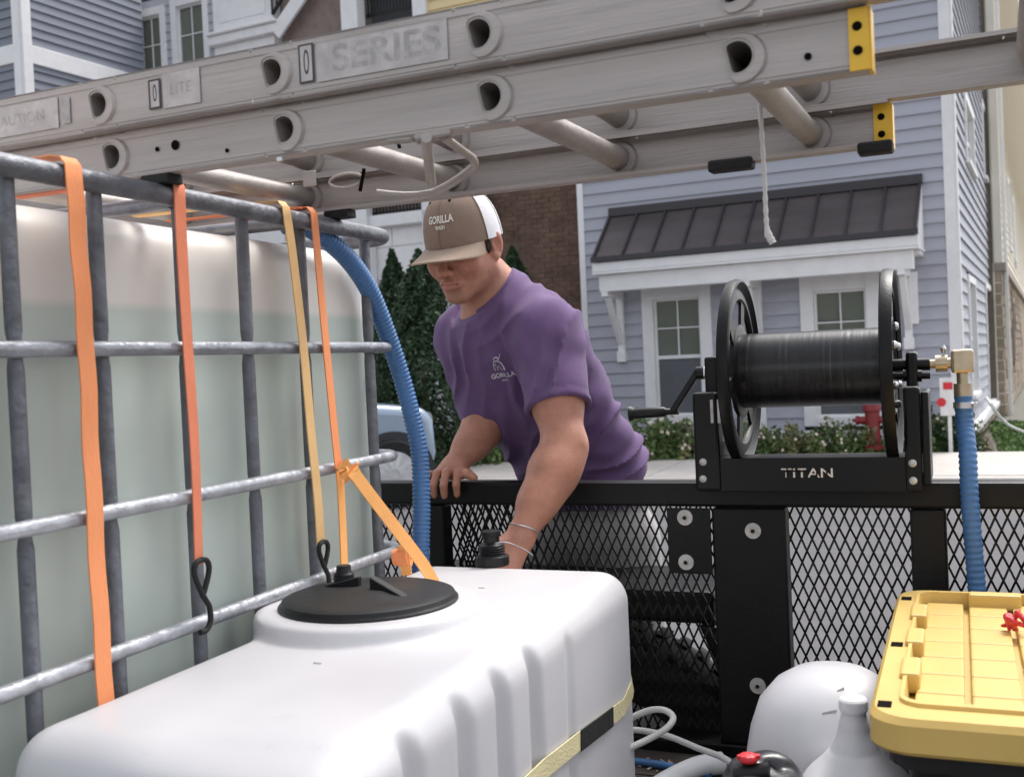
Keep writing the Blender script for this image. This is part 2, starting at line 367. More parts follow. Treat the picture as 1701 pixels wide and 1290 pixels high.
# ---- walls with boards, openings, windows
class Wall:
    """a vertical wall plane: o = base corner, xd = direction along the wall, out = outward normal"""
    def __init__(s, house, o, xd, out): s.h = house; s.o = Vector(o); s.x = Vector(xd).normalized(); s.n = Vector(out).normalized(); s.op = []
    def px(s, px, py):
        r = ray(px, py); t = (s.o-CAM).dot(s.n)/r.dot(s.n); p = CAM+r*t; return (p-s.o).dot(s.x), p.z
    def P(s, x, z, d=0): q = s.o+s.x*x+s.n*d; return Vector((q.x, q.y, z))
    def rect(s, a, b, c, d):       # photo corners -> x0,x1,z0,z1
        x0, z1 = s.px(a, b); x1, z0 = s.px(c, d); return min(x0,x1), max(x0,x1), min(z0,z1), max(z0,z1)
    def box(s, mb, x0, x1, z0, z1, d0, d1):
        vs = [s.P(x, z, d) for z in (z0, z1) for x, d in ((x0,d0),(x1,d0),(x1,d1),(x0,d1))]
        return mb.add(vs, [(0,3,2,1),(4,5,6,7),(0,1,5,4),(1,2,6,5),(2,3,7,6),(3,0,4,7)])
    def part(s, name, x0, x1, z0, z1, d0, d1, m, parent=None, bevel=0):
        mb = MB(); s.box(mb, x0, x1, z0, z1, d0, d1); return mb.build(name, m, parent or s.h, bevel=bevel)
    def boards(s, x0, x1, z0, z1, ex, m, name='siding_board'):
        # one unit board shared by all: x 0..1, y = outward, z up
        mb = MB(); mb.add([(0,-.012,0),(1,-.012,0),(1,.032,0),(0,.032,0),(0,-.012,ex+.012),(1,-.012,ex+.012),(1,.004,ex+.012),(0,.004,ex+.012)],
                          [(0,3,2,1),(4,5,6,7),(0,1,5,4),(1,2,6,5),(2,3,7,6),(3,0,4,7)])
        me = mb.mesh('board'); z = z0
        Rm = Matrix((s.x, s.n, Z)).transposed().to_4x4()
        while z < z1-.01:
            iv = [(x0, x1)]
            for a, b, c, d in s.op:
                if c < z+ex*.6 and d > z+ex*.4:
                    iv = [q for u, v in iv for q in ((u, min(v, a)), (max(u, b), v)) if q[1]-q[0] > .03]
            for u, v in iv:
                q = s.P(u, z)-org(s.h); link(name, me, m, s.h, Matrix.Translation(q) @ Rm @ Matrix.Diagonal((v-u, 1, 1, 1)))
            z += ex
        mb = MB(); s.box(mb, x0, x1, z0, z1, -.16, -.12); mb.build('wall', M_['wall_backing'], s.h)
    def window(s, x0, x1, z0, z1, cas=.1, cols=2, rows=2, split=True, blind='upper', trim='white_trim', head=0.):
        s.op.append((x0, x1, z0, z1))
        mb = MB(); d0, d1 = -.1, .05
        s.box(mb, x0, x0+cas, z0, z1, d0, d1); s.box(mb, x1-cas, x1, z0, z1, d0, d1)
        s.box(mb, x0+cas, x1-cas, z1-cas*1.1-head, z1, d0, d1); s.box(mb, x0+cas, x1-cas, z0, z0+cas*.7, d0, d1+.03)
        w = mb.build('window', M_[trim], s.h, bevel=.006)
        a, b, c, d = x0+cas, x1-cas, z0+cas*.7, z1-cas*1.1-head; t = min(.03, (b-a)*.1); mid = c+(d-c)*.5
        mb = MB()
        s.box(mb, a, a+t, c, d, -.08, -.02); s.box(mb, b-t, b, c, d, -.08, -.02); s.box(mb, a+t, b-t, c, c+t, -.08, -.021); s.box(mb, a+t, b-t, d-t, d, -.08, -.021)
        if split: s.box(mb, a+t, b-t, mid-t*.8, mid+t*.8, -.08, -.015)
        zs0 = mid+t*.8 if split else c+t
        for i in range(1, cols): x = a+t+(b-a-2*t)*i/cols; s.box(mb, x-.009, x+.009, zs0, d-t, -.05, -.03)
        for i in range(1, rows):
            z = zs0+(d-t-zs0)*i/rows; s.box(mb, a+t, b-t, z-.009, z+.009, -.05, -.031)
        mb.build('sash', M_[trim], w)
        if split:
            s.part('pane', a+t, b-t, mid+t*.8, d-t, -.056, -.05, M_['glass' if blind is None else 'blindglass'], w)
            s.part('insect_screen', a+t, b-t, c+t, mid-t*.8, -.05, -.045, M_['insect_screen'], w)
        else: s.part('pane', a+t, b-t, c+t, d-t, -.056, -.05, M_['glass' if blind is None else 'blindglass'], w)
        if blind:
            mb = MB(); z = (mid if split else c)
            while z < d-t: mb.add([s.P(a+t, z, -.105), s.P(b-t, z, -.105), s.P(b-t, z+.04, -.075), s.P(a+t, z+.04, -.075)], [(0,1,2,3)]); z += .042
            mb.build('blind', M_['blind'], w)
        return w
m = bpy.data.materials.new('blindglass'); m.use_nodes = True; n = m.node_tree; b = n.nodes['Principled BSDF']; b.inputs['Base Color'].default_value = (.12,.14,.12,1); b.inputs['Roughness'].default_value = .05; b.inputs['Alpha'].default_value = .25; M_['blindglass'] = m

# ---------------- blue-grey house with the metal porch roof
a = R(-4); xh = Vector((math.cos(a), math.sin(a), 0)); yh = Vector((-math.sin(a), math.cos(a), 0))
c0 = W(1600, 700, 13.2); c0.z = 0
H1 = thing('siding_house', 'pale blue house with lap siding, white corner boards and a dark metal porch roof', 'house', c0)
fw = Wall(H1, c0, xh, -yh)
xl = fw.px(967, 500)[0]; zb = fw.px(1560, 712)[1]; TOP = 6.6
w1 = fw.rect(1066, 478, 1190, 702); w2 = fw.rect(1328, 462, 1470, 706)
wlist = [(w1, .16), (w2, .17)]
for (q, cs) in wlist: fw.window(*q, cas=cs, cols=2, rows=2)
fw.boards(xl+.09, -.12, zb, TOP, .168, M_['blue_siding'])
fw.part('corner_board', -.12, .0, zb, TOP, -.1, .035, M_['white_trim'], bevel=.006)
fw.part('corner_board', xl, xl+.09, zb, TOP, -.1, .035, M_['white_trim'], bevel=.006)
fw.part('pilaster', *fw.rect(1243, 452, 1275, 706)[:2], zb, fw.px(1260, 452)[1], .02, .05, M_['white_trim'], bevel=.006)
fw.part('pilaster', fw.px(1505, 500)[0], fw.px(1526, 500)[0], zb+1.3, fw.px(1510, 452)[1], .02, .06, M_['white_trim'], bevel=.006)
fw.part('water_table', xl, 0, zb-.16, zb, -.1, .05, M_['white_trim'], bevel=.006)
fw.part('foundation', xl+.02, -.02, -.02, zb-.16, -.14, .02, M_['stone'])
# porch roof: seamed metal panels sloping out from the wall
rx0, rz0 = fw.px(1015, 352); rx1, rz1 = fw.px(1530, 297); rzt = (rz0+rz1)/2-.05; PD = .75
ex0 = rx0; drop = .66; ze = rzt-drop
for i in range(10):
    u0 = rx0+(rx1-rx0)*i/10; u1 = rx0+(rx1-rx0)*(i+1)/10
    if i == 0: H1p = None
    mb = MB(); vs = [fw.P(u0+.015, rzt, .02), fw.P(u1-.015, rzt, .02), fw.P(u1-.015, ze, PD), fw.P(u0+.015, ze, PD)]
    mb.prism(vs, (0,0,-.03)); mb.build('roof_panel', M_['roof_metal'], H1)
    mb = MB(); mb.bar(fw.P(u0, rzt+.012, .02), fw.P(u0, ze+.012, PD), .03, .05, Z); mb.build('roof_seam', M_['roof_seam'], H1)
mb = MB(); mb.bar(fw.P(rx1-.01, rzt+.012, .02), fw.P(rx1-.01, ze+.012, PD), .03, .05, Z); mb.build('roof_seam', M_['roof_seam'], H1)
fw.part('roof_flashing', rx0-.02, rx1+.02, rzt-.02, rzt+.1, .02, .07, M_['roof_seam'], bevel=.006)
mb = MB(); mb.bar(fw.P(rx0-.02, ze-.005, PD+.02), fw.P(rx1+.02, ze-.005, PD+.02), .05, .07, Z); mb.build('drip_edge', M_['roof_seam'], H1)
fw.part('fascia', rx0-.02, rx1+.02, ze-.17, ze-.045, PD-.05, PD+.0, M_['white_trim'], bevel=.008)
fw.part('soffit', rx0-.02, rx1+.02, ze-.2, ze-.172, .02, PD, M_['white_trim'])
fw.part('porch_beam', rx0+.03, rx1-.06, ze-.43, ze-.202, PD-.28, PD-.1, M_['white_trim'], bevel=.01)
fw.part('porch_ceiling', rx0, rx1, ze-.25, ze-.203, .02, PD-.29, M_['white_trim'])
for xx in (rx1-.02, rx0-.0):
    mb = MB(); mb.prism([fw.P(xx, rzt-.04, .03), fw.P(xx, ze-.05, PD-.05), fw.P(xx, ze-.17, PD-.05), fw.P(xx, ze-.17, .03)], xh*.03); mb.build('gable_panel', M_['white_trim'], H1)
for bx in (rx0+.1, (rx0+rx1)/2-.02, rx1-.2):
    g = MB(); zt = ze-.43
    g.bar(fw.P(bx, zt-.02, .03), fw.P(bx, zt-.02, PD-.1), .09, .09); g.bar(fw.P(bx, zt-.06, .06), fw.P(bx, zt-.82, .06), .09, .08, yh)
    g.bar(fw.P(bx, zt-.06, PD-.22), fw.P(bx, zt-.68, .1), .08, .07); g.bar(fw.P(bx, zt-.8, .07), fw.P(bx, zt-.95, .07), .12, .11, yh)
    g.build('bracket', M_['white_trim'], H1, bevel=.008)
# side wall, receding
sw_ = Wall(H1, c0, yh, xh); xe = sw_.px(1652, 500)[0]
for q in ((1597, 150, 1616, 300), (1627, 165, 1648, 335), (1603, 455, 1622, 655), (1633, 468, 1650, 665)):
    r_ = sw_.rect(*q); sw_.window(r_[0], r_[1], r_[2], r_[3], cas=.09, cols=1, rows=1, blind=None)
sw_.boards(.11, xe, zb, TOP+1, .168, M_['blue_siding'])
sw_.part('corner_board', 0, .11, zb, TOP+1, .0, .036, M_['white_trim'], bevel=.006)
sw_.part('corner_board', xe-.1, xe, zb, TOP+1, -.1, .035, M_['white_trim'], bevel=.006)
# stone blocks of the foundation on the side
bz = 0
for r_ in range(4):
    x = 0 if r_ % 2 else -.2
    while x < xe+.6:
        l = random.uniform(.28, .5); x1_ = x+l-.02
        if x1_ > .05: sw_.part('stone_block', max(x, 0), x1_, .01+r_*zb/4.6, (r_+1)*zb/4.6-.01, -.05, random.uniform(.05,.08), M_['stone'], bevel=.012)
        x += l
sw_.part('foundation', 0.02, xe, -.02, zb-.1, -.14, .03, M_['mortar'])
mb = MB(); mb.bar(sw_.P(-.02, zb-.06, .05), sw_.P(xe+.6, zb-.06, .05), .16, .09); mb.build('stone_cap', M_['white_trim'], H1, bevel=.01)
# roof of the house (above the frame)
mb = MB(); d = 9; 
mb.prism([fw.P(xl-.3, TOP, .4), fw.P(.4, TOP, .4), fw.P(.4, TOP+2.6, -d/2), fw.P(xl-.3, TOP+2.6, -d/2)], (0,0,-.12)); mb.build('roof', M_['roof_seam'], H1)
mb = MB(); mb.box((0,0,0),(1,1,1)); # back body of the house so that it is closed from the side
fw.part('rear_wall', xl, 0, 0, TOP, -d, -d+.1, M_['blue_siding']); 
lw = Wall(H1, fw.P(xl, 0, 0), yh, -xh); lw.part('left_wall', 0, d, 0, TOP, -.1, -.005, M_['blue_siding'])

# ---------------- cream house on the far right
c1 = W(1664, 500, 19.5); c1.z = 0
H2 = thing('cream_house', 'cream sided house with brown framed entry past the blue house, at the right edge', 'house', c1)
g = Wall(H2, c1, yh, xh)
ge = 45.0
for q in ((1676, 200, 1682, 345), ):
    r_ = g.rect(*q); g.window(r_[0], r_[0]+.7, 3.2, 4.9, cas=.08, cols=1, rows=1, blind=None)
g.window(4.6, 5.4, 3.3, 4.9, cas=.08, cols=1, rows=1, blind=None)
g.window(8, 9, 3.3, 4.9, cas=.08, cols=1, rows=1, blind=None)
g.window(5, 6, .9, 2.3, cas=.1, cols=1, rows=1, blind=None, trim='brown_trim')
g.window(1.4, 2.1, .9, 2.5, cas=.1, cols=1, rows=1, blind=None, trim='brown_trim')
g.boards(0, ge, 2.75, 15, .15, M_['cream_siding'])
g.part('corner_board', -.02, .14, 2.75, 15, -.1, .04, M_['cream_siding'], bevel=.006)
for i in range(13):
    x = 0 if i % 2 else -.2
    while x < 14:
        l = random.uniform(.35, .6)
        if x+l < 1.4 or (x > 2.1 and (x+l < 5 or x > 6)) or i < 3: g.part('stone_block', max(x, 0), x+l-.02, i*.2+.005, i*.2+.19, -.1, random.uniform(0,.03), M_['stone'], bevel=.01)
        x += l
g.part('stone_wall', 14, ge, 0, 2.6, -.1, 0, M_['stone'])
g.part('wall', 0, ge, 0, 15, -.3, -.13, M_['mortar'])
g.part('belt_trim', -.05, ge, 2.6, 2.75, -.1, .09, M_['brown_trim'], bevel=.01)
f2 = Wall(H2, c1, -xh, -yh); f2.part('front_wall', 0, 5, 0, 15, -.1, -.01, M_['cream_siding'])
g.part('downspout', .35, .43, 0, 9, .04, .11, M_['white_trim'], bevel=.01)

# ---------------- brick house behind the man
b0 = W(812, 600, 17.5); b0.z = 0; b1x = 4.2
H3 = thing('brick_house', 'dark brown brick house wall between the blue house and the white townhouse', 'house', b0)
bw = Wall(H3, b0, xh, -yh)
bw.part('wall', 0, b1x, 0, 8.6, -.3, -.012, M_['mortar'])
n_ = 0; top = MB()
for r_ in range(84):
    z = r_*.078; x = -.1 if r_ % 2 else 0
    if z > 6.4: break
    while x < b1x-.02:
        a_, b_ = max(x, 0.), min(x+.205, b1x)
        if b_-a_ > .03: bw.box(top, a_, b_, z, z+.066, -.03, random.uniform(-.004,.006))
        x += .216
br = top.build('bricks', M_['brick'], H3); br['kind'] = 'stuff'
# ---------------- white townhouse (left of the brick) with porch, stair and yellow upper storey
t0 = W(812, 600, 17.2); t0.z = 0
H4 = thing('white_townhouse', 'white trimmed townhouse with paired windows, stair rail and a yellow upper wall', 'house', t0)
tw = Wall(H4, t0, xh, -yh)
X = lambda px, py: tw.px(px, py)[0]
Zp = lambda px, py: tw.px(px, py)[1]
xw0 = X(208, 80); TT = 8.2
for q in ((222, 22, 281, 125), (284, 2, 352, 106)):
    a_, b_, c_, d_ = tw.rect(*q); tw.window(a_, b_, c_, d_, cas=.13, cols=2, rows=2, split=False, blind='full')
tw.boards(xw0+.1, X(360, 80), 0, TT, .16, M_['white_siding'])
tw.part('corner_board', xw0, xw0+.1, 0, TT, -.1, .04, M_['white_trim'], bevel=.006)
xp0, xp1 = X(362, 50), X(462, 50)
tw.part('bay_panel', xp0, xp1, 0, TT, -.1, .12, M_['white_trim'], bevel=.01)
zbay = Zp(410, 72)
tw.part('bay_cornice', xp0-.05, xp1+.12, zbay, zbay+.16, .12, .24, M_['white_trim'], bevel=.02)
tw.part('bay_sill', xp0-.05, xp1+.16, zbay+.16, zbay+.22, .12, .3, M_['white_trim'], bevel=.02)
tw.part('bay_inset', xp0+.15, xp1-.15, zbay+.4, TT, .12, .135, M_['white_trim'], bevel=.01)
zs = Zp(500, 70)
tw.part('shingle_gable', xp1+.12, X(575, 40), zs-1, TT, -.1, .0, M_['brown_shingle'])
# sloping stair skirt and rail
p0, p1 = tw.px(470, 62), tw.px(545, -40)
mb = MB(); mb.bar(tw.P(p0[0], p0[1], .2), tw.P(p1[0]+.3, p1[1]+.35, .2), .06, .25); mb.build('stair_skirt', M_['white_trim'], H4, bevel=.01)
q0, q1 = tw.px(466, 30), tw.px(505, -30)
rl = MB(); rl.bar(tw.P(q0[0], q0[1], .22), tw.P(q1[0]+.5, q1[1]+.55, .22), .04, .05)
for i in range(9): rl.bar(tw.P(q0[0]+i*.1, q0[1]+i*.11, .22), tw.P(q0[0]+i*.1, q0[1]+i*.11+.7, .22), .025, .025, yh)
rl.bar(tw.P(q0[0], q0[1]+.7, .22), tw.P(q1[0]+.5, q1[1]+1.25, .22), .05, .05); rl.build('stair_rail', M_['black_metal'], H4)
tw.part('porch_column', X(577, 30), X(604, 30), 0, TT, -.05, .2, M_['white_trim'], bevel=.015)
ob0, ob1 = X(604, 30), X(690, 30)
tw.part('dark_opening', ob0, ob1, Zp(640, 26), TT, -.3, -.25, M_['insect_screen'])
bl = MB(); zz = Zp(640, 18)
for i in range(16): bl.bar(tw.P(ob0+(ob1-ob0)*(i+.5)/16, zz, -.1), tw.P(ob0+(ob1-ob0)*(i+.5)/16, zz+.9, -.1), .02, .02, yh)
bl.bar(tw.P(ob0, zz, -.1), tw.P(ob1, zz, -.1), .04, .07); bl.build('balcony_rail', M_['black_metal'], H4)
tw.part('porch_column', ob1, X(712, 20), 0, TT, -.1, .1, M_['white_trim'], bevel=.015)
yx0 = X(712, 20)
tw.boards(yx0, 1.0, Zp(760, 60), TT+1, .16, M_['yellow_siding'])
# lower storey: white panelled garage wall below a small black balcony rail
gx0, gx1 = X(560, 400), X(812, 400); gz = Zp(650, 356)
tw.part('lower_wall', X(360, 400), -.0, 0, gz-.2, -.3, -.1, M_['white_trim'])
k = 0; z = 0
while z < gz-.3:
    x = gx0
    while x < gx1-.1:
        tw.part('wall_panel', x+.008, min(x+1.05, gx1)-.008, z+.008, z+.552, -.1, -.075, M_['white_trim'], bevel=.008); x += 1.05
    z += .56
tw.part('balcony_edge', gx0-.3, gx1, gz-.2, gz, -.1, .1, M_['white_trim'], bevel=.015)
bl = MB(); 
for i in range(44): x = gx0+(gx1-gx0)*(i+.5)/44; bl.bar(tw.P(x, gz, 0), tw.P(x, gz+.5, 0), .022, .022, yh)
bl.bar(tw.P(gx0, gz+.5, 0), tw.P(gx1, gz+.5, 0), .05, .05); bl.bar(tw.P(gx0, gz+.04, 0), tw.P(gx1, gz+.04, 0), .04, .04); bl.build('balcony_rail', M_['black_metal'], H4)
tw.part('balcony_wall', X(470, 400), 0, gz, Zp(760, 60), -.5, -.4, M_['brown_shingle'])
tw.part('roof_mass', xw0, 1.0, TT+.0, TT+.3, -6, -.12, M_['roof_seam'])
# ---------------- grey house, far left
d0 = W(40, 150, 17.5); d0.z = 0
H5 = thing('grey_house', 'dark grey sided house with white band and corner board at the upper left', 'house', d0)
gw = Wall(H5, d0, yh, xh); ge = gw.px(209, 60)[0]
bz_ = gw.px(125, 112)[1]
gw.boards(.0, ge+.4, 0, bz_-.15, .15, M_['grey_siding']); gw.boards(0, ge+.4, bz_+.15, 11, .15, M_['grey_siding'])
gw.part('band_board', 0, ge+.4, bz_-.15, bz_+.15, -.1, .05, M_['white_trim'], bevel=.01)
gw.part('corner_board', -.02, .16, 0, 9.5, -.1, .055, M_['white_trim'], bevel=.006)
gf = Wall(H5, d0, -xh, -yh)
gf.boards(.14, 3.0, 0, bz_-.15, .15, M_['grey_siding']); gf.boards(.14, 3.0, bz_+.15, 11, .15, M_['grey_siding'])
gf.part('band_board', .14, 3.0, bz_-.15, bz_+.15, -.1, .05, M_['white_trim'], bevel=.01)
gf.part('corner_board', 0, .14, 0, 9.5, -.1, .055, M_['white_trim'], bevel=.006)

# ---------------- planting
def leafmesh(pts, sz, nrm=None, tri=False):
    n = len(pts); a = rng.normal(size=(n,3)); a /= np.linalg.norm(a, axis=1)[:,None]; b = rng.normal(size=(n,3)); b -= a*(a*b).sum(1)[:,None]; b /= np.linalg.norm(b, axis=1)[:,None]
    s_ = sz*rng.uniform(.6, 1.4, n)[:,None]; p = np.asarray(pts)
    V = np.stack([p-a*s_, p+b*s_*.45, p+a*s_, p-b*s_*.45], 1).reshape(-1,3); F = np.arange(4*n).reshape(-1,4); return V, F
def npmesh(name, V, F): me = bpy.data.meshes.new(name); me.from_pydata(V.tolist(), [], F.tolist()); return me
def arborvitae(loc, h, r, label):
    t = thing('arborvitae', label, 'evergreen', loc, 'arborvitae in front of the house walls')
    mb = MB(); mb.tube([Vector(loc), Vector(loc)+Z*h*.9], [r*.12, r*.03], 8); mb.build('trunk', M_['bark'], t)
    n = 22000; u = rng.uniform(0, 1, n)**.85; th = rng.uniform(0, 2*math.pi, n)
    prof = np.sin(np.clip(u*1.0+.05, 0, 1)**.6*math.pi)**.55; prof = np.where(u > .35, (1-(u-.35)/.65)**.75, .8+.2*u/.35)
    lump = 1+.16*np.sin(th*5+u*14)+.12*np.sin(th*9-u*31)+.1*rng.normal(size=n); rr = r*prof*lump*rng.uniform(.72, 1.04, n)
    P_ = np.stack([np.cos(th)*rr, np.sin(th)*rr, .05+u*h*(1+.02*np.sin(th*3))], 1); V, F = leafmesh(P_, .032)
    link('crown', npmesh('crown', V, F), M_['leaf_dark'], t)
def gnd(px, d): p = W(px, 800, d); p.z = 0; return p
arborvitae(gnd(668, 13.6), 2.72, .42, 'slender dark arborvitae closest to the blue hose, in front of the white wall')
arborvitae(gnd(712, 13.2), 2.66, .62, 'widest dark arborvitae directly behind the man cap and shoulder')
arborvitae(gnd(868, 14.2), 2.75, .5, 'dark arborvitae top showing behind the nape of the man before the brick wall')
def bushmesh(seed, flowers):
    r_ = np.random.default_rng(seed); n = 1500
    d = r_.normal(size=(n,3)); d[:,2] = np.abs(d[:,2]); d /= np.linalg.norm(d, axis=1)[:,None]
    R_ = (1+.3*np.sin(d[:,0]*7+seed)+.25*np.sin(d[:,1]*9))*r_.uniform(.45, 1, n)**.5
    P_ = d*R_[:,None]*np.array([.42,.38,.48]); P_[:,2] += .04; V, F = leafmesh(P_, .045); a_ = npmesh('foliage', V, F)
    fl = P_[(R_ > .95)][:flowers]*1.04; MBf = MB()
    for p in fl:
        MBf.lathe([(0,-.02),(.022,-.012),(.028,.006),(.012,.02)], p, (r_.normal()*.4, -1, .6), 6)
    return a_, (MBf.mesh('flower') if len(fl) else None)
pro = [bushmesh(i, f) for i, f in ((1, 26), (2, 16), (3, 22), (4, 0))]
lab = ['low flowering bush left of the man forearm','low bush with pale blooms behind the man wrist','small bush right behind the gripping hand','flowering bush between the forearm and the shirt','bush just right of the man waist','bush below the reel crank handle','pale blooming bush below the first porch window','bush left of the reel frame','flowering bush seen under the reel drum, left side','bush seen under the middle of the reel drum','flowering bush seen under the reel drum, right side','bush behind the right reel flange','flowering bush behind the right reel post','bush beside the blue suction hose','bush at the house corner by the stone foundation']
bxs = [(722,.95,0),(752,.8,1),(785,.7,2),(818,.8,0),(1085,1.0,2),(1125,.9,0),(1165,.85,1),(1210,.8,0),(1262,.75,2),(1320,.7,1),(1378,.75,0),(1440,.7,2),(1540,.8,0),(1578,.95,3),(1608,.6,1)]
for (px, sc, k), l in zip(bxs, lab):
    p = gnd(px, 13.15 if px > 900 else 13.6); t = thing('flowering_bush' if k != 3 else 'bush', l, 'bush', p, 'bushes planted along the houses')
    Mx = Matrix.Rotation(random.uniform(0, 6), 4, 'Z') @ Matrix.Scale(sc, 4)
    link('foliage', pro[k][0], M_[['leaf_mid','leaf_olive','leaf_mid','leaf_dark'][k]], t, Mx)
    if pro[k][1]: link('flowers', pro[k][1], M_['petal'], t, Mx)['kind'] = 'stuff'
sheet('planting_bed', -14, .35, 13.12, 16.5, .02, M_['soil'])
n = 26000; P_ = np.stack([rng.uniform(.4, 6, n), rng.uniform(13.15, 19, n), rng.uniform(.02, .06, n)], 1); V, F = leafmesh(P_, .045)
o = link('lawn_grass', npmesh('lawn', V, F), M_['grass']); tag(o, 'short green lawn beside the stone foundation at the right', 'grass', kind='stuff')

# ---------------- parked car, mostly behind the IBC and the hose
cp = gnd(655, 10.4); cy = cp.y; cx = cp.x
car = thing('parked_car', 'light blue parked car seen between the caged tank and the blue hose', 'car', (cx, cy, 0))
prof = [(.38,.3),(.44,.5),(.42,.82),(.34,.94),(-.55,1.04),(-1.15,1.6),(-3.3,1.62),(-3.55,1.0),(-3.6,.5),(-3.5,.3)]
mb = MB(); mb.prism([(cx+x, cy-.0, z) for x, z in prof], (0, 1.7, 0)); body = mb.build('body', M_['car_paint'], car, bevel=.09, seg=4, smooth=40)
mb = MB(); mb.prism([(cx+x, cy-.012, z) for x, z in ((-.65,1.08),(-1.15,1.52),(-1.75,1.54),(-1.75,1.08))], (0,.02,0)); mb.build('side_window', M_['glass'], car)
mb = MB(); mb.prism([(cx+x, cy-.012, z) for x, z in ((-1.82,1.08),(-1.82,1.54),(-2.6,1.54),(-2.8,1.08))], (0,.02,0)); mb.build('side_window', M_['glass'], car)
mb = MB(); mb.lathe([(0,-.02),(.05,-.03),(.09,0),(.09,.05)], (cx+.36, cy+.16, .8), (.8,-.6,0), 16); mb.build('headlight', M_['steel'], car)
car.rotation_euler.z = R(40)
for wx in (.0, -2.75):
    c = Vector((cx+wx, cy-.03, .33))
    mb = MB(); mb.lathe([(.40,-.001),(.34,-.003),(.34,.06),(.40,.06)], c, (0,1,0), 40, close=True); mb.build('wheel_arch', M_['dark_recess'], car)
    mb = MB(); mb.lathe([(.21,-.02),(.30,-.025),(.33,0),(.335,.1),(.33,.19),(.21,.2)], c, (0,1,0), 40, close=True); ty = mb.build('tyre', M_['rubber'], car, smooth=40)
    mb = MB(); mb.lathe([(.215,-.02),(.2,.02),(.05,.0),(.04,-.012),(0,-.014)], c, (0,1,0), 30)
    for k in range(10):
        t_ = k*2*math.pi/10; v = Vector((math.cos(t_),0,math.sin(t_))); mb.bar(c+v*.04+Vector((0,-.02,0)), c+v*.2+Vector((0,-.012,0)), .035, .02, Vector((0,1,0)))
    mb.build('rim', M_['alloy'], car)
mb = MB(); mb.box((cx-.2, cy-.02, .5), (cx-.17, cy+.0, .8)); mb.build('door_seam', M_['dark_recess'], car)
# ---------------- hydrant and small white utility sign behind the reel
hp = gnd(1453, 13.0)
hy = thing('fire_hydrant', 'dark red fire hydrant seen under the reel drum beside the right flange', 'hydrant', (hp.x, hp.y, .1))
mb = MB(); mb.lathe([(.13,0),(.13,.04),(.09,.06),(.085,.45),(.11,.46),(.11,.5),(.1,.54),(.06,.6),(.02,.62),(.02,.66),(0,.66)], (hp.x,hp.y,.11), Z, 24); mb.build('barrel', M_['red_paint'], hy, smooth=40)
for s_ in (-1, 1): mb = MB(); mb.lathe([(.045,0),(.045,.08),(.055,.085),(.055,.12),(.02,.13),(.02,.16),(0,.16)], (hp.x+s_*.07,hp.y,.46), (s_,0,0), 16); mb.build('nozzle', M_['red_paint'], hy, smooth=40)
up = gnd(1572, 12.4); uw = Wall(None, up, xh, -yh)
us = thing('yard_sign', 'small white yard sign with red bar and red disc behind the hose fitting', 'sign', up)
uw.h = us; aa = uw.px(1560, 628); bb = uw.px(1592, 690)
uw.part('board', aa[0], bb[0], bb[1], aa[1], -.02, .0, M_['sign_white'], bevel=.004)
uw.part('red_bar', aa[0]+.04, bb[0]-.05, aa[1]-.13, aa[1]-.05, .0, .006, M_['red_bright'])
mb = MB(); cc = uw.px(1556, 668); mb.lathe([(0,0),(.05,0),(.05,.012),(0,.012)], uw.P(cc[0]+.05, cc[1], .0), -yh, 24); mb.build('red_disc', M_['red_bright'], us)
uw.part('post', (aa[0]+bb[0])/2-.02, (aa[0]+bb[0])/2+.02, 0, bb[1], -.05, -.021, M_['sign_white'])
gh = gnd(1685, 14.2); pts = smoothpath([sw_.P(xe*.6, zb-.1, .12), (gh.x-.3, gh.y, .6), (gh.x-.05, gh.y-.3, .25), (gh.x+.5, gh.y-.8, .06)], 6)
mb = MB(); mb.tube(pts, .02, 8); tag(mb.build('garden_hose', M_['hose_white']), 'pale garden hose sloping down to the lawn by the stone wall', 'garden hose')
# ================================================================== TRAILER
DECK = .47; RY = 2.29                        # deck height, side rail centre line
def XR(px, Y=RY, py=800): return on(px, py, 'y', Y).x
def ZR(py, px, Y=RY): return on(px, py, 'y', Y).z
RT_ = ZR(801, 1000, RY-.027)                 # top of the rail tube
tr = thing('utility_trailer', 'black steel utility trailer with expanded mesh side and plank deck', 'trailer', (-.5, RY, DECK))
BK = M_['black_metal']
def bx(name, x0, x1, y0, y1, z0, z1, m=BK, parent=tr, bevel=.003):
    mb = MB(); mb.box((x0,y0,z0),(x1,y1,z1)); return mb.build(name, m, parent, bevel=bevel)
xL, xR_ = -2.6, 1.6
bx('top_rail', xL, xR_, RY-.027, RY+.027, RT_-.052, RT_, bevel=.006)
bx('bottom_rail', xL, xR_, RY-.03, RY+.03, DECK-.06, DECK+.03, bevel=.006)
zt, zb_ = RT_-.054, DECK+.031
for px0, px1 in ((715, 741), (1113, 1120), (1510, 1570)):
    a_, b_ = XR(px0), XR(px1)
    if b_-a_ < .02: continue
    bx('post', a_, b_, RY-.025, RY+.025, zb_, zt, bevel=.005)
bx('post', xL, xL+.05, RY-.025, RY+.025, zb_, zt); bx('post', -1.5, -1.45, RY-.025, RY+.025, zb_, zt); bx('post', 1.2, 1.26, RY-.025, RY+.025, zb_, zt)
bx('post', XR(1185), XR(1306), RY-.034, RY+.02, zb_, zt, bevel=.005)
bx('bracket_plate', XR(1113), XR(1184), RY-.040, RY-.034, ZR(946,1140), zt+.001, bevel=.002)
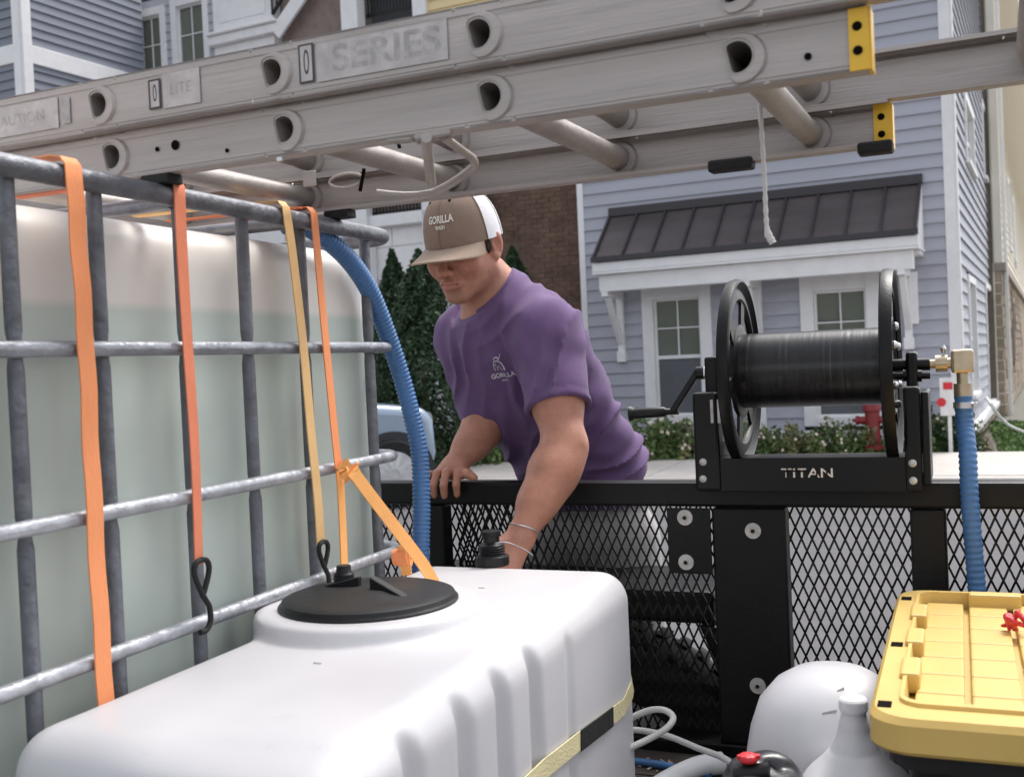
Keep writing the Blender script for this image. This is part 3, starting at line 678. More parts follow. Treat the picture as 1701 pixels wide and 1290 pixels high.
# expanded metal: diamonds of real strands
def expanded(name, x0, x1, z0, z1, y, dw=.0221, dh=.0496, w=.0043, m=BK, parent=tr):
    mb = MB(); nx = int((x1-x0)/dw)+2; nz = int((z1-z0)/dh)+2
    hw, hh = dw/2, dh/2
    for i in range(-1, nx+1):
        for j in range(-1, nz+1):
            cx_, cz = x0+i*dw, z0+j*dh
            for sx, sz in ((1,1),(1,-1),(-1,1),(-1,-1)):
                # one leg of a diamond from its side corner to its top or bottom corner
                p = Vector((cx_+sx*hw, y+.002, cz)); q = Vector((cx_, y-.002, cz+sz*hh))
                if sx < 0: continue
                lo_, hi_ = min(p.z, q.z), max(p.z, q.z)
                pts = [p, q]
                # clip to the opening
                def clip(P, Q, ax_, v, keep):
                    a_, b_ = P[ax_]-v, Q[ax_]-v
                    if keep < 0: a_, b_ = -a_, -b_
                    if a_ < 0 and b_ < 0: return None
                    if a_ < 0: P = P.lerp(Q, a_/(a_-b_))
                    elif b_ < 0: Q = Q.lerp(P, b_/(b_-a_))
                    return P, Q
                r_ = (p, q)
                for ax_, v, kp in ((0,x0,1),(0,x1,-1),(2,z0,1),(2,z1,-1)):
                    if r_: r_ = clip(r_[0], r_[1], ax_, v, kp)
                if r_ and (r_[0]-r_[1]).length > .002: mb.bar(r_[0], r_[1], w, .002, Vector((0,1,0)))
            # the mirrored legs
                # (built by the neighbour diamond)
    for i in range(0, nx+1):
        for j in range(-1, nz+1):
            cx_, cz = x0+i*dw, z0+j*dh
            for sz in (1,-1):
                p = Vector((cx_-hw, y+.002, cz)); q = Vector((cx_, y-.002, cz+sz*hh)); r_ = (p, q)
                for ax_, v, kp in ((0,x0,1),(0,x1,-1),(2,z0,1),(2,z1,-1)):
                    if r_:
                        P, Q = r_; a_, b_ = (P[ax_]-v)*kp, (Q[ax_]-v)*kp
                        if a_ < 0 and b_ < 0: r_ = None
                        elif a_ < 0: r_ = (P.lerp(Q, a_/(a_-b_)), Q)
                        elif b_ < 0: r_ = (P, Q.lerp(P, b_/(b_-a_)))
                if r_ and (r_[0]-r_[1]).length > .002: mb.bar(r_[0], r_[1], w, .002, Vector((0,1,0)))
    return mb.build(name, m, parent)
MY = RY+.03
expanded('mesh_panel', XR(741)-.005, XR(1186)+.01, zb_-.02, zt+.02, MY)
expanded('mesh_panel', XR(1305)-.01, XR(1511)+.01, zb_-.02, zt+.02, MY)
expanded('mesh_panel', XR(1569)-.01, 1.22, zb_-.02, zt+.02, MY)
expanded('mesh_panel', -1.5, XR(716)+.01, zb_-.02, zt+.02, MY)
expanded('spare_mesh_panel', XR(738), XR(872), zb_+.0, zt+.0, MY+.035, dw=.0185, dh=.046)   # second sheet behind the first
for px, py in ((1138, 859), (1140, 933)):
    c = on(px, py, 'y', RY-.04); mb = MB(); mb.lathe([(.0165,.0),(.0165,-.003),(.006,-.003),(.005,-.006),(0,-.006)], c, (0,1,0), 24); mb.build('washer', M_['steel_wash'], tr, smooth=30)
    mb = MB(); mb.lathe([(0,0),(.0045,0),(.0045,-.002),(0,-.002)], c-Vector((0,.006,0)), (0,1,0), 6); mb.build('bolt', BK, tr)
for px, py in ((1251, 881), (1259, 1138)):
    c = on(px, py, 'y', RY-.034); mb = MB(); mb.lathe([(.0165,.0),(.0165,-.003),(.006,-.003),(.005,-.006),(0,-.006)], c, (0,1,0), 24); mb.build('washer', M_['steel_wash'], tr, smooth=30)
    mb = MB(); mb.lathe([(0,0),(.0045,0),(.0045,-.002),(0,-.002)], c-Vector((0,.006,0)), (0,1,0), 6); mb.build('bolt', BK, tr)
# deck planks, running along the trailer
y = .25; me = None
while y < RY-.04:
    w = .138; mb = MB(); mb.box((xL, y, DECK-.038), (xR_, y+w, DECK+random.uniform(-.002,.002))); mb.build('deck_plank', M_['dark_wood'], tr, bevel=.003); y += w+.006
bx('frame_rail', xL, xR_, RY-.03, RY+.03, DECK-.16, DECK-.062); bx('frame_rail', xL, xR_, .2, .26, DECK-.16, DECK-.03)
for x in (-2.4, -1.4, -.4, .6, 1.5): bx('cross_member', x, x+.05, .262, RY-.032, DECK-.1, DECK-.042)
# wheel, fender and fender beam outside the mesh
wc = on(1000, 1185, 'y', RY+.2); wr = .33; wc.z = .33; wx = XR(1015, RY+.2)
ww = MB(); ww.lathe([(.2,-.09),(.29,-.1),(.325,-.085),(.335,-.03),(.335,.03),(.325,.085),(.29,.1),(.2,.09)], (wx, RY+.2, .335), (0,1,0), 56, close=True); wh = ww.build('tyre', M_['rubber'], tr, smooth=35)
mb = MB(); mb.lathe([(.205,-.08),(.19,-.05),(.08,-.06),(.05,-.08),(0,-.08)], (wx, RY+.2, .335), (0,1,0), 32); mb.build('rim', M_['steel_wash'], wh, smooth=35)
mb = MB()
for k in range(40):
    t_ = k*2*math.pi/40; v = Vector((math.cos(t_),0,math.sin(t_))); c = Vector((wx, RY+.2, .335))+v*.334; mb.bar(c-Vector((0,.08,0)), c-Vector((0,.015,0)), .03, .012, v); mb.bar(c+Vector((0,.015,0)), c+Vector((0,.08,0)), .03, .012, v)
mb.build('tread', M_['rubber'], wh)
zf = ZR(972, 1110, RY+.1); ff = XR(1180, RY+.06)
fb = MB(); fb.box((wx-.5, RY+.055, zf-.075), (ff, RY+.34, zf)); fb.build('fender', M_['black_paint'], tr, bevel=.012)
fb = MB(); fb.prism([(ff-.0, RY+.06, zf-.078), (ff+.09, RY+.06, DECK+.02), (ff+.06, RY+.06, DECK+.02), (ff-.04, RY+.06, zf-.078)], (0,.28,0)); fb.build('fender_skirt', M_['black_paint'], tr, bevel=.006)
fb = MB(); fb.box((ff+.005, RY+.057, zf-.5), (ff+.03, RY+.33, zf-.08)); 
# light grime on the deck
dbr = MB()
for _ in range(60):
    px, py = random.uniform(1045, 1260), random.uniform(1195, 1290); p = on(px, py, 'z', DECK+.004)
    if p.y > RY-.05: continue
    a_ = random.uniform(0, 3.14); l = random.uniform(.002, .009); d_ = Vector((math.cos(a_), math.sin(a_), 0))*l
    dbr.bar(p-d_, p+d_, random.uniform(.002,.006), .002)
o = dbr.build('deck_debris', M_['stone']); tag(o, 'pale grit and chips scattered on the dark deck planks', 'debris', kind='stuff')

# ================================================================== HOSE REEL on the rail
rl_ = thing('hose_reel', 'black hose reel with wound hose standing on the trailer rail', 'hose reel', (XR(1350), RY, RT_))
BP = M_['black_paint']; YF = RY-.085; YB = RY+.085
def rb(name, x0, x1, y0, y1, z0, z1, m=BP, parent=rl_, bevel=.004): return bx(name, x0, x1, y0, y1, z0, z1, m, parent, bevel)
zA = RT_+.001; zP = ZR(760, 1340, YF)
fx0, fx1 = XR(1158, YF), XR(1541, YF)
rb('base_plate', fx0, fx1, YF+.004, YB, zA, zA+.008)
ct = MB(); ct.box((XR(1180,YF), YF, zA-.012), (XR(1508,YF), YF+.004, zP)); fp = ct.build('front_plate', BP, rl_, bevel=.001)
rb('top_lip', XR(1180,YF), XR(1508,YF), YF+.0045, YF+.09, zP-.006, zP)
for (p0, p1, pt) in ((1156, 1198, 652), (1505, 1533, 642)):
    xa, xb_ = XR(p0, YF), XR(p1, YF); zt_ = ZR(pt, p0, YF)
    up_ = rb('upright', xa, xb_, YF-.006, YF+.04, zA-.012, zt_, bevel=.006)
    rb('upright_brace', xa+.006, xb_-.004, YF+.0405, YB-.01, zA+.009, zt_-.1, bevel=.006)
sp = rb('side_plate', XR(1534, YF), XR(1547, YF), YF, YB, zA, ZR(650, 1540, YF), bevel=.004)
for px, py in ((1168, 767), (1168, 795), (1516, 769), (1517, 798)):
    c = on(px, py, 'y', YF-.006); mb = MB(); mb.lathe([(.0075,0),(.0075,-.002),(.004,-.005),(0,-.006)], c, (0,1,0), 16); mb.build('bolt', M_['steel_wash'], rl_, smooth=40)
for px in (1182.5, 1194):       # two light slots in the left upright
    c = on(px, 683, 'y', YF-.0065); mb = MB(); mb.box((c.x-.003, c.y-.001, c.z-.024), (c.x+.003, c.y, c.z+.024)); mb.build('slot', M_['label_pale'], rl_, bevel=.0028)
# stencil lettering: light through the cut letters painted as cream text
cc = on(1341, 786, 'y', YF-.0012); me = text_mesh('TITAN', .026, .0002)
for v in me.vertices: v.co = Vector((v.co.x*1.36, 0, v.co.y))+cc-org(rl_)
link('lettering', me, M_['cream_letters'], rl_)
# stencil bridges across the letters
mb = MB(); w_ = .088
for q in (-.88, -.44, .0, .42, .86): mb = MB(); mb.box((cc.x+q*w_/2-.0016, cc.y-.001, cc.z-.014), (cc.x+q*w_/2+.0013, cc.y-.0002, cc.z+.012)); mb.build('stencil_bridge', BP, rl_)
mb = MB(); mb.box((cc.x-.048, cc.y-.001, cc.z-.0012+.0045), (cc.x+.000, cc.y-.0002, cc.z+.0012+.0055))
mb.build('stencil_bridge', BP, rl_)
# spool: axle, drum and two flanges
zc = ZR(612, 1350, RY); xa, xb_ = XR(1222, RY, 612), XR(1478, RY, 612)
mb = MB(); prof = [(.0,0),(.068,0)]; L_ = xb_-xa; k = int(L_/.0065)
for i in range(k+1): t_ = i/k*L_; prof += [(.0768+random.uniform(-.0002,.0002), t_-.001), (.0775+random.uniform(-.0002,.0003), t_+.0022)]
prof += [(.068, L_+.004), (0, L_+.004)]
mb.lathe(prof, (xa, RY, zc), (1,0,0), 56); mb.build('drum', M_['drum_black'], rl_, smooth=60)
def flange(x, s_):
    mb = MB()
    mb.lathe([(.187,-.012),(.192,-.010),(.194,0),(.190,.012),(.184,.010),(.178,.002),(.168,-.004),(.152,-.006),(.146,0),(.146,.006),(.152,.002),(.168,.004),(.180,-.002)], (x, RY, zc), (s_,0,0), 72, close=True)
    f_ = mb.build('flange', M_['black_metal'], rl_, smooth=50)
    mb = MB(); mb.lathe([(0,0),(.088,0),(.094,.006),(.098,.004),(.098,-.004),(.09,-.006),(0,-.006)], (x, RY, zc), (s_,0,0), 48)
    for k in range(6):
        t_ = k*math.pi/3+.25; v = Vector((0, math.cos(t_), math.sin(t_))); mb.bar(Vector((x,RY,zc))+v*.09, Vector((x,RY,zc))+v*.15, .006, .034, v.cross(Vector((1,0,0))))
    mb.build('flange_hub', M_['black_metal'], f_, smooth=50)
    mb = MB()
    for k in range(6):
        t_ = k*math.pi/3+.5; v = Vector((0, math.cos(t_), math.sin(t_))); mb.lathe([(0,-.004),(.007,-.003),(.009,.004),(.006,.009),(0,.010)], Vector((x,RY,zc))+v*.078+Vector((s_*.006,0,0)), (s_,0,0), 10)
    mb.build('bolt', M_['steel'], f_, smooth=40)
flange(xa+.01, -1); flange(xb_+.004, 1)
xs0, xs1 = XR(1168, RY, 620), XR(1600, RY, 610)
mb = MB(); mb.tube([(xs0+.005, RY, zc), (xs1-.06, RY, zc)], .0125, 20); mb.build('axle', M_['black_paint'], rl_, smooth=50)
for px0, px1, zz0, zz1 in ((1183, 1206, 700, 592), (1513, 1532, 690, 584)):
    x0_, x1_ = XR(px0), XR(px1); rb('bearing_block', x0_, x1_, RY-.035, RY+.035, ZR(zz0, px0), ZR(zz1, px0), bevel=.006)
mb = MB(); mb.lathe([(0,0),(.012,0),(.014,.01),(.012,.02),(0,.02)], (xs0-.006, RY, zc), (1,0,0), 20); mb.build('shaft_nut', M_['steel'], rl_, smooth=40)
# crank with grip
p0 = Vector((xs0-.004, RY, zc)); p1 = on(1118, 683, 'y', RY-.01); p2 = on(1046, 687, 'y', RY-.012)
mb = MB(); mb.bar(p0+Vector((-.006,0,.004)), p1, .014, .022, Vector((0,1,0))); mb.tube([p0+Vector((-.012,0,0)), p0+Vector((.01,0,0))], .014, 14); cr_ = mb.build('crank_arm', BP, rl_, bevel=.003)
mb = MB(); mb.tube([p1+Vector((.012,0,0)), p1.lerp(p2,.15), p1.lerp(p2,.2), p1.lerp(p2,.6), p1.lerp(p2,.88), p1.lerp(p2,.93), p2], [.007,.007,.011,.0115,.011,.015,.017], 16); mb.build('crank_grip', M_['black_plastic'], cr_, smooth=40)
# swivel fitting at the right end of the axle
sf = thing('swivel_fitting', 'brass swivel elbow joining the reel axle to the blue hose', 'hose fitting', (xs1, RY, zc))
mb = MB(); mb.tube([(xs1-.075,RY,zc),(xs1-.05,RY,zc),(xs1-.05,RY,zc),(xs1-.028,RY,zc),(xs1-.028,RY,zc),(xs1,RY,zc)], [.009,.009,.017,.017,.011,.011], 18); mb.build('swivel_nut', M_['brass'], sf, smooth=40)
mb = MB(); mb.box((xs1-.022,RY-.018,zc-.02),(xs1+.02,RY+.018,zc+.026)); mb.build('elbow', M_['brass'], sf, bevel=.006)
zh = ZR(662, 1602); mb = MB(); mb.tube([(xs1-.002,RY,zc-.02),(xs1-.002,RY,zc-.04),(xs1-.002,RY,zc-.04),(xs1-.002,RY,zh+.004),(xs1-.002,RY,zh+.004),(xs1-.002,RY,zh-.02)], [.011,.011,.017,.017,.013,.013], 18); mb.build('hose_barb', M_['brass'], sf, smooth=40)
mb = MB(); mb.tube([(xs1-.14,RY-.02,zc-.02),(xs1-.06,RY-.02,zc-.022)], .007, 12); mb.tube([(xs1-.11,RY-.02,zc-.02),(xs1-.075,RY-.02,zc-.022)], .012, 12); mb.build('grease_pipe', BP, sf, smooth=40)
mb = MB(); mb.tube([(xs1-.035,RY,zc+.02),(xs1-.035,RY,zc+.03),(xs1-.035,RY,zc+.036)], [.003,.006,.003], 10); mb.build('grease_nipple', M_['steel'], sf, smooth=40)

# ================================================================== BLUE HOSES
def corrugated(name, pts, r, m, label, cat, pitch=.0085, depth=.0014):
    P_ = [Vector(p) for p in pts]; out = []; rs = []; L = 0; seg = pitch/4; i = 0; nxt = 0
    for a_, b_ in zip(P_, P_[1:]):
        l = (b_-a_).length
        while nxt <= L+l:
            out.append(a_.lerp(b_, (nxt-L)/l)); rs.append(r+depth*math.sin(2*math.pi*nxt/pitch)); nxt += seg
        L += l
    mb = MB(); mb.tube(out, rs, 20); o = mb.build(name, m, smooth=80); tag(o, label, cat); return o
hp_ = [W(470,372,1.93), W(500,372,1.95), W(535,392,2.0), W(580,432,2.06), W(615,485,2.12), W(645,560,2.17), W(668,630,2.2), W(684,690,2.21), W(697,755,2.21), W(700,830,2.2), W(699,905,2.19), W(696,990,2.18), W(690,1080,2.15)]
corrugated('suction_hose', smoothpath(hp_, 30), .0178, M_['hose_blue'], 'thick ribbed blue hose arching down from the caged tank past the rail', 'hose')
x0 = xs1-.002
hp2 = [Vector((x0,RY,zh+.006)), Vector((x0+.001,RY-.004,zh-.05)), W(1606,740,on(1606,740,'y',RY-.02).y/(F0.y+.42*R0.y)) if 0 else on(1607,745,'y',RY-.03), on(1611,830,'y',RY-.055), on(1619,930,'y',RY-.06), on(1624,1000,'y',RY-.06), on(1628,1120,'y',RY-.05)]
corrugated('reel_feed_hose', smoothpath(hp2, 30), .0165, M_['hose_blue'], 'blue ribbed hose hanging straight down from the brass swivel at right', 'hose', pitch=.012, depth=.001)
hc = thing('hose_clamp', 'steel clamp at the top of the right hanging blue hose', 'clamp', (x0, RY, zh-.014))
mb = MB(); mb.lathe([(.0165,-.006),(.0188,-.006),(.0188,.006),(.0165,.006)], (x0,RY,zh-.012), Z, 28, close=True); mb.build('band', M_['steel'], hc, smooth=40)
mb = MB(); mb.tube([(x0+.022,RY-.012,zh-.012),(x0+.022,RY+.014,zh-.012)], .005, 10); mb.build('screw', M_['steel'], hc, smooth=40)

# ================================================================== IBC TOTE (caged tank)
IX = -1.05; IY0, IY1 = .69, 1.95; CT = 1.32
ib = thing('ibc_tote', 'large translucent liquid tank inside a grey tubular steel cage', 'caged tank', (IX-.5, 1.3, DECK))
def loop(z, r, rr=.07, m='galvanised', dx=0.):
    x0, x1, y0, y1 = IX-1.0, IX+dx, IY0, IY1; pts = []
    for cx_, cy_, a0 in ((x1-rr,y1-rr,0),(x0+rr,y1-rr,90),(x0+rr,y0+rr,180),(x1-rr,y0+rr,270)):
        for k in range(7): t_ = R(a0+k*15); pts.append(Vector((cx_+rr*math.cos(t_), cy_+rr*math.sin(t_), z)))
    mb = MB(); mb.tube(pts, r, 14, closed=True); o = mb.build('cage_bar' if r < .014 else 'cage_top_rail', M_[m], ib, smooth=50); return o
loop(CT+.266, .0145, m='galvanised_shaded'); loop(CT+.045, .0105); loop(CT-.172, .0105, m='galvanised_light'); loop(CT-.36, .0105, m='galvanised_light'); loop(CT-.61, .0105)
cz0, cz1 = DECK+.14, CT+.256
def upright(x, y, nx, ny):
    pts = [Vector((x, y, z)) for z in (cz0, CT-.2, CT-.18, CT-.16, CT+.02, CT+.045, CT+.07, cz1)]
    ins = [0,0,0,0,0,0,0,0]; mb = MB(); mb.tube([p-Vector((nx,ny,0))*(.016) for p in pts], [.0105,.0105,.0075,.0105,.0105,.0075,.0105,.0105], 12); mb.build('cage_upright', M_['galvanised_shaded'], ib, smooth=50)
for y in [on(px_, 577, 'x', IX-.02).y for px_ in (610, 503, 408, 304, 165, 20)]+[.74]: upright(IX, y, 1, 0); upright(IX-1.0, y, -1, 0)
for x in (-1.2, -1.4, -1.6, -1.8): upright(x, IY1, 0, 1); upright(x, IY0, 0, -1)
mb = MB()
for y in (1.0, 1.3, 1.6): mb.tube([(IX-.99, y, CT+.262), (IX-.02, y, CT+.262)], .011, 12)
mb.build('top_bar', M_['galvanised'], ib, smooth=50)
h = .014
v = Vol(axis((IX-1.05, IX+.02, h)), axis((IY0-.03, IY1+.03, h)), axis((DECK+.1, CT+.29, h)))
v.rbox((IX-.975, IY0+.025, DECK+.13), (IX-.045, IY1-.022, CT+.242), .06)

ob = v.build('bottle', M_['bottle'], ib, relax=2)
Vb = ob_data[ob.name][0]; wv = np.clip((Vb[:,2]-(CT+.108))/.012+.5, 0, 1)[:,None]; wall = .93+.07*np.sin(Vb[:,1:2]*9+2)
tint(ob, (wv*np.array([.80,.75,.70])+(1-wv)*np.array([.56,.62,.57]))*wall)
pl = MB()
for x in (IX-1.0, IX-.55, IX-.1): pl.box((x, IY0, DECK+.004), (x+.1, IY1, DECK+.1))
pl.box((IX-1.0, IY0, DECK+.101), (IX, IY1, DECK+.13)); pl.build('pallet_base', M_['galvanised'], ib, bevel=.006)
# small black clips seen on the cage bars
cl = []
for p in cl: mb = MB(); mb.lathe([(0,-.006),(.006,-.005),(.0065,.004),(0,.006)], p, (1,0,0), 10); mb.build('bar_clip', M_['black_plastic'], ib, smooth=40)

# ================================================================== WHITE POLY TANK with flutes and lid
TX0, TX1, TY0, TY1, TZ = -1.035, -.585, .90, 1.975, CT-.395
tk = thing('poly_tank', 'white moulded plastic tank with fluted side and black screw lid in the foreground', 'water tank', ((TX0+TX1)/2, 1.48, DECK))
h = .0055; v = Vol(axis((TX0-.03, TX1+.03, h)), axis((TY0-.03, TY1+.03, h)), axis((DECK-.0, TZ+.05, h)))
v.rbox((TX0, TY0, DECK+.01), (TX1, TY1, TZ), .055)
LC = Vector((-.885, 1.50, TZ))
v.cone((LC.x, LC.y, TZ-.03), (LC.x, LC.y, TZ-.004), .172, .172, .0) if 0 else None
def disc(X, Y, Z_, r=.182, top=TZ+.026, rnd=.014):
    q = np.sqrt((X-LC.x)**2+(Y-LC.y)**2)-(r-rnd); w_ = np.abs(Z_-(top-.04))-(.04-rnd)
    return np.sqrt(np.maximum(q,0)**2+np.maximum(w_,0)**2)+np.minimum(np.maximum(q,w_),0)-rnd
v.ap(disc, np.array([LC.x-.19, LC.y-.19, TZ-.06]), np.array([LC.x+.19, LC.y+.19, TZ+.03]), .014, 'u')
# step down of the shoulder near the front corner, flutes on the right and left flanks, a lower skirt step
for yc in (1.075, 1.215, 1.335, 1.455):
    v.cone((TX1+.003, yc, DECK+.0), (TX1+.003, yc+.0, TZ-.030), .027, .020, .012, 's')
    v.cone((TX0-.022, yc, DECK+.0), (TX0-.022, yc, TZ-.06), .040, .034, .02, 's')
v.cone((TX1+.004, 1.60, DECK), (TX1+.010, 1.60, TZ-.05), .018, .014, .012, 's')
v.cone((TX1+.014, TY0+.03, TZ+.014), (TX1+.014, 1.5, TZ+.016), .022, .018, .03, 's')
v.cone((TX0-.014, TY0+.1, TZ+.012), (TX0-.014, 1.33, TZ+.012), .022, .022, .04, 's')
v.ell((-.70, TY0+.02, TZ+.02), (.14, .05, .03), k=.04, mode='s')
tb = v.build('body', M_['poly_white'], tk, relax=3)
zz = TZ+.026
mb = MB(); mb.lathe([(0,.021),(.03,.021),(.055,.016),(.10,.013),(.128,.015),(.137,.012),(.141,.004),(.139,-.004),(.0,-.004)], (LC.x,LC.y,zz), Z, 72); lid = mb.build('lid', M_['black_plastic'], tk, smooth=35)
mb = MB()
mb.lathe([(.1405,-.004),(.1432,-.003),(.1432,.003),(.1405,.006)], (LC.x,LC.y,zz), Z, 72, close=True); mb.build('lid_flange', M_['black_plastic'], lid, smooth=40)
# raised hub and two fins of the lid
hb = Vector((LC.x-.05, LC.y+.03, zz+.014))
mb = MB()
fa_, fb_ = on(626, 982, 'z', zz+.013), on(684, 990, 'z', zz+.013)
mb.prism([fa_, fb_, fa_+Vector((0,0,.026))], (fb_-fa_).cross(Z).normalized()*.016); mb.build('lid_fin', M_['black_plastic'], lid, bevel=.002)
fa_, fb_ = on(596, 976, 'z', zz+.013), on(533, 974, 'z', zz+.013)
mb = MB(); mb.prism([fa_, fb_, fa_+Vector((0,0,.018))], (fb_-fa_).cross(Z).normalized()*.012); mb.build('lid_fin', M_['black_plastic'], lid, bevel=.002)
mb = MB(); mb.lathe([(0,.0),(.018,.0),(.017,.016),(.013,.02),(.012,.030),(0,.031)], on(572,968,'z',zz+.014), Z, 28); mb.build('lid_vent', M_['black_plastic'], lid, smooth=40)
# vent fitting behind the lid
vf = on(818, 938, 'z', TZ); fi = thing('bulkhead_fitting', 'black threaded bulkhead cap on the far end of the white tank top', 'tank fitting', vf)
mb = MB(); mb.lathe([(0,0),(.034,0),(.034,.018),(.031,.020),(.0,.02)], vf, Z, 12); mb.build('nut', M_['black_plastic'], fi, bevel=.002, smooth=30)
mb = MB(); pr = [(0,.02),(.027,.02)]
for k in range(4): pr += [(.027,.021+k*.005),(.0245,.0235+k*.005)]
pr += [(.026,.041),(.022,.043),(.016,.047),(.016,.06),(.019,.061),(.019,.068),(.008,.07),(0,.07)]
mb.lathe(pr, vf, Z, 28); mb.build('threaded_stem', M_['black_plastic'], fi, smooth=30)
mb = MB(); mb.tube(smoothpath([vf+Vector((.0,-.02,.043)), vf+Vector((.03,.0,.046)), vf+Vector((.06,.02,.03)), vf+Vector((.075,.03,.016))], 6), .0009, 8); mb.build('retainer_wire', M_['galvanised_light'], fi, smooth=60)
# moulded marks on the tank top
for px, py in ((527, 1101), (800, 976)):
    p = on(px, py, 'z', TZ+.0005); mb = MB(); mb.box((p.x-.006,p.y-.0015,p.z-.001),(p.x+.006,p.y+.0015,p.z+.0012)); mb.build('mould_mark', M_['label_ink'], tk, bevel=.0005)
# yellow strap round the tank with a black patch
SX = TX1+.003
sp_ = [on(870, 1310, 'x', SX), on(905, 1276, 'x', SX), on(960, 1232, 'x', SX), on(1000, 1202, 'x', SX), on(1036, 1174, 'x', SX)]
e = sp_[-1]; sp_ = sp_+[Vector((SX-.002, TY1-.05, e.z+.012)), Vector((SX-.012, TY1-.012, e.z+.014)), Vector((SX-.045, TY1+.004, e.z+.014)), Vector((TX0+.05, TY1+.004, e.z+.014))]
ys = thing('tank_strap', 'yellow webbing strap with a black patch round the white tank', 'strap', sp_[1])
ribbon(sp_, .03, (0,-.25,1), .002, 'webbing', M_['strap_yellow'], ys)
a_, b_ = sp_[2].lerp(sp_[3], .08), sp_[3].lerp(sp_[4], .45)
ribbon([a_+Vector((.002,0,0)), sp_[3]+Vector((.002,0,0)), b_+Vector((.002,0,0))], .033, (0,-.25,1), .002, 'black_patch', M_['rubber'], ys)

# ================================================================== RATCHET STRAPS on the cage
SXX = IX+.016
def cagestrap(name, label, pix, w, m, over=True, hook=None, grp='orange tie-down straps on the caged tank'):
    pts = [on(px, py, 'x', SXX) for px, py in pix]
    top_ = pts[0]
    pre = [Vector((IX-.30, top_.y+.0, CT+.292)), Vector((IX-.06, top_.y, CT+.291)), Vector((IX-.008, top_.y, CT+.291)), Vector((IX+.008, top_.y, CT+.288)), Vector((SXX, top_.y, CT+.278))] if over else []
    t = thing(name, label, 'strap', pts[-1], grp)
    P_ = pre+smoothpath([pre[-1]]+pts[1:] if over else pts, 5)[1 if over else 0:]
    # a slight twist and flutter
    for i, p in enumerate(P_[5:] if over else P_): p.x += .0012*math.sin(i*1.3)
    ribbon(P_, w, (0,1,0), .0022, 'webbing', M_[m], t)
    if hook:
        hpx, hpy, L = hook; c = pts[-1]; r_ = .0042; s_ = L
        q = [(0,0,.012),(-.0,-.016,.004),(0,-.018,-.012),(0,-.004,-.040),(0,.004,-.048),(0,.016,-.064),(0,.018,-.084),(0,.008,-.098),(-.004,-.008,-.100)]
        q2 = [(0,0,.012),(0,.016,.004),(0,.018,-.012),(0,.004,-.040),(0,-.002,-.046)]
        mb = MB(); mb.tube([c+Vector(a)*s_+Vector((.004,0,-.004)) for a in [Vector(x) for x in smoothpath(q, 5)]], r_, 10); mb.tube([c+Vector((a.x,a.y,a.z))*s_+Vector((.004,0,-.004)) for a in smoothpath(q2, 5)], r_, 10)
        mb.build('hook', M_['rubber'], t, smooth=60)
    return t
cagestrap('ratchet_strap', 'wide bright orange strap nearest the left edge, running down behind the white tank', [(122,290),(132,420),(143,577),(152,760),(163,960),(175,1150),(180,1260)], .028, 'strap_orange')
cagestrap('ratchet_strap', 'thin dark orange strap ending in a black hook, second from the left', [(298,295),(304,430),(312,577),(322,720),(327,830),(330,940)], [.0235]*5+[.0235]*200, 'strap_red_orange', hook=(0,0,1.)) if 0 else None
def strap2(label, pix, w0, w1, m, hook):
    pts = [on(px, py, 'x', SXX) for px, py in pix]; top_ = pts[0]
    pre = [Vector((IX-.30, top_.y, CT+.2935)), Vector((IX-.06, top_.y, CT+.2925)), Vector((IX+.008, top_.y, CT+.2895)), Vector((SXX, top_.y, CT+.279))]
    P_ = pre+smoothpath([pre[-1]]+pts[1:], 6)[1:]; N = len(P_)
    t = thing('ratchet_strap', label, 'strap', pts[-1], 'orange tie-down straps on the caged tank')
    ribbon(P_, [w0+(w1-w0)*max(0, (i-4)/(N-5)) for i in range(N)], (0,1,0), .0022, 'webbing', M_[m], t)
    if hook:
        c = pts[-1]; s_ = hook
        q = [(0,.0,.010),(0,-.013,.006),(0,-.0165,-.008),(0,-.006,-.032),(0,.004,-.048),(0,.013,-.062),(0,.014,-.082),(0,.004,-.094),(0,-.010,-.094)]
        q2 = [(0,.0,.010),(0,.013,.006),(0,.0165,-.008),(0,.006,-.032),(0,-.002,-.044)]
        mb = MB()
        for qq in (q, q2): mb.tube([c+a*s_+Vector((.005,0,-.002)) for a in smoothpath(qq, 5)], .0042, 10)
        mb.build('hook', M_['rubber'], t, smooth=60)
    return t
strap2('narrow red-orange strap with a black hook, second from the left edge', [(297,298),(303,430),(312,577),(322,720),(327,830),(330,938)], .0235, .0165, 'strap_red_orange', 1.0)
strap2('tan faded strap with a black hook, just left of the knotted orange strap', [(474,330),(487,430),(504,577),(517,720),(528,830),(533,905)], .0225, .0245, 'strap_tan', .85)
k4 = strap2('orange strap knotted above the lid, rightmost of the four on the cage', [(522,368),(530,450),(542,577),(554,700),(562,775)], .0205, .022, 'strap_orange', None)
kp = on(564, 782, 'x', SXX)
P_ = smoothpath([kp, on(567,830,'x',SXX+.004), on(570,890,'x',SXX+.006), on(572,952,'x',SXX+.008), on(573,1010,'x',SXX+.008)], 5); ribbon(P_, .022, (0,1,0), .0022, 'strap_tail', M_['strap_light_orange'], k4)
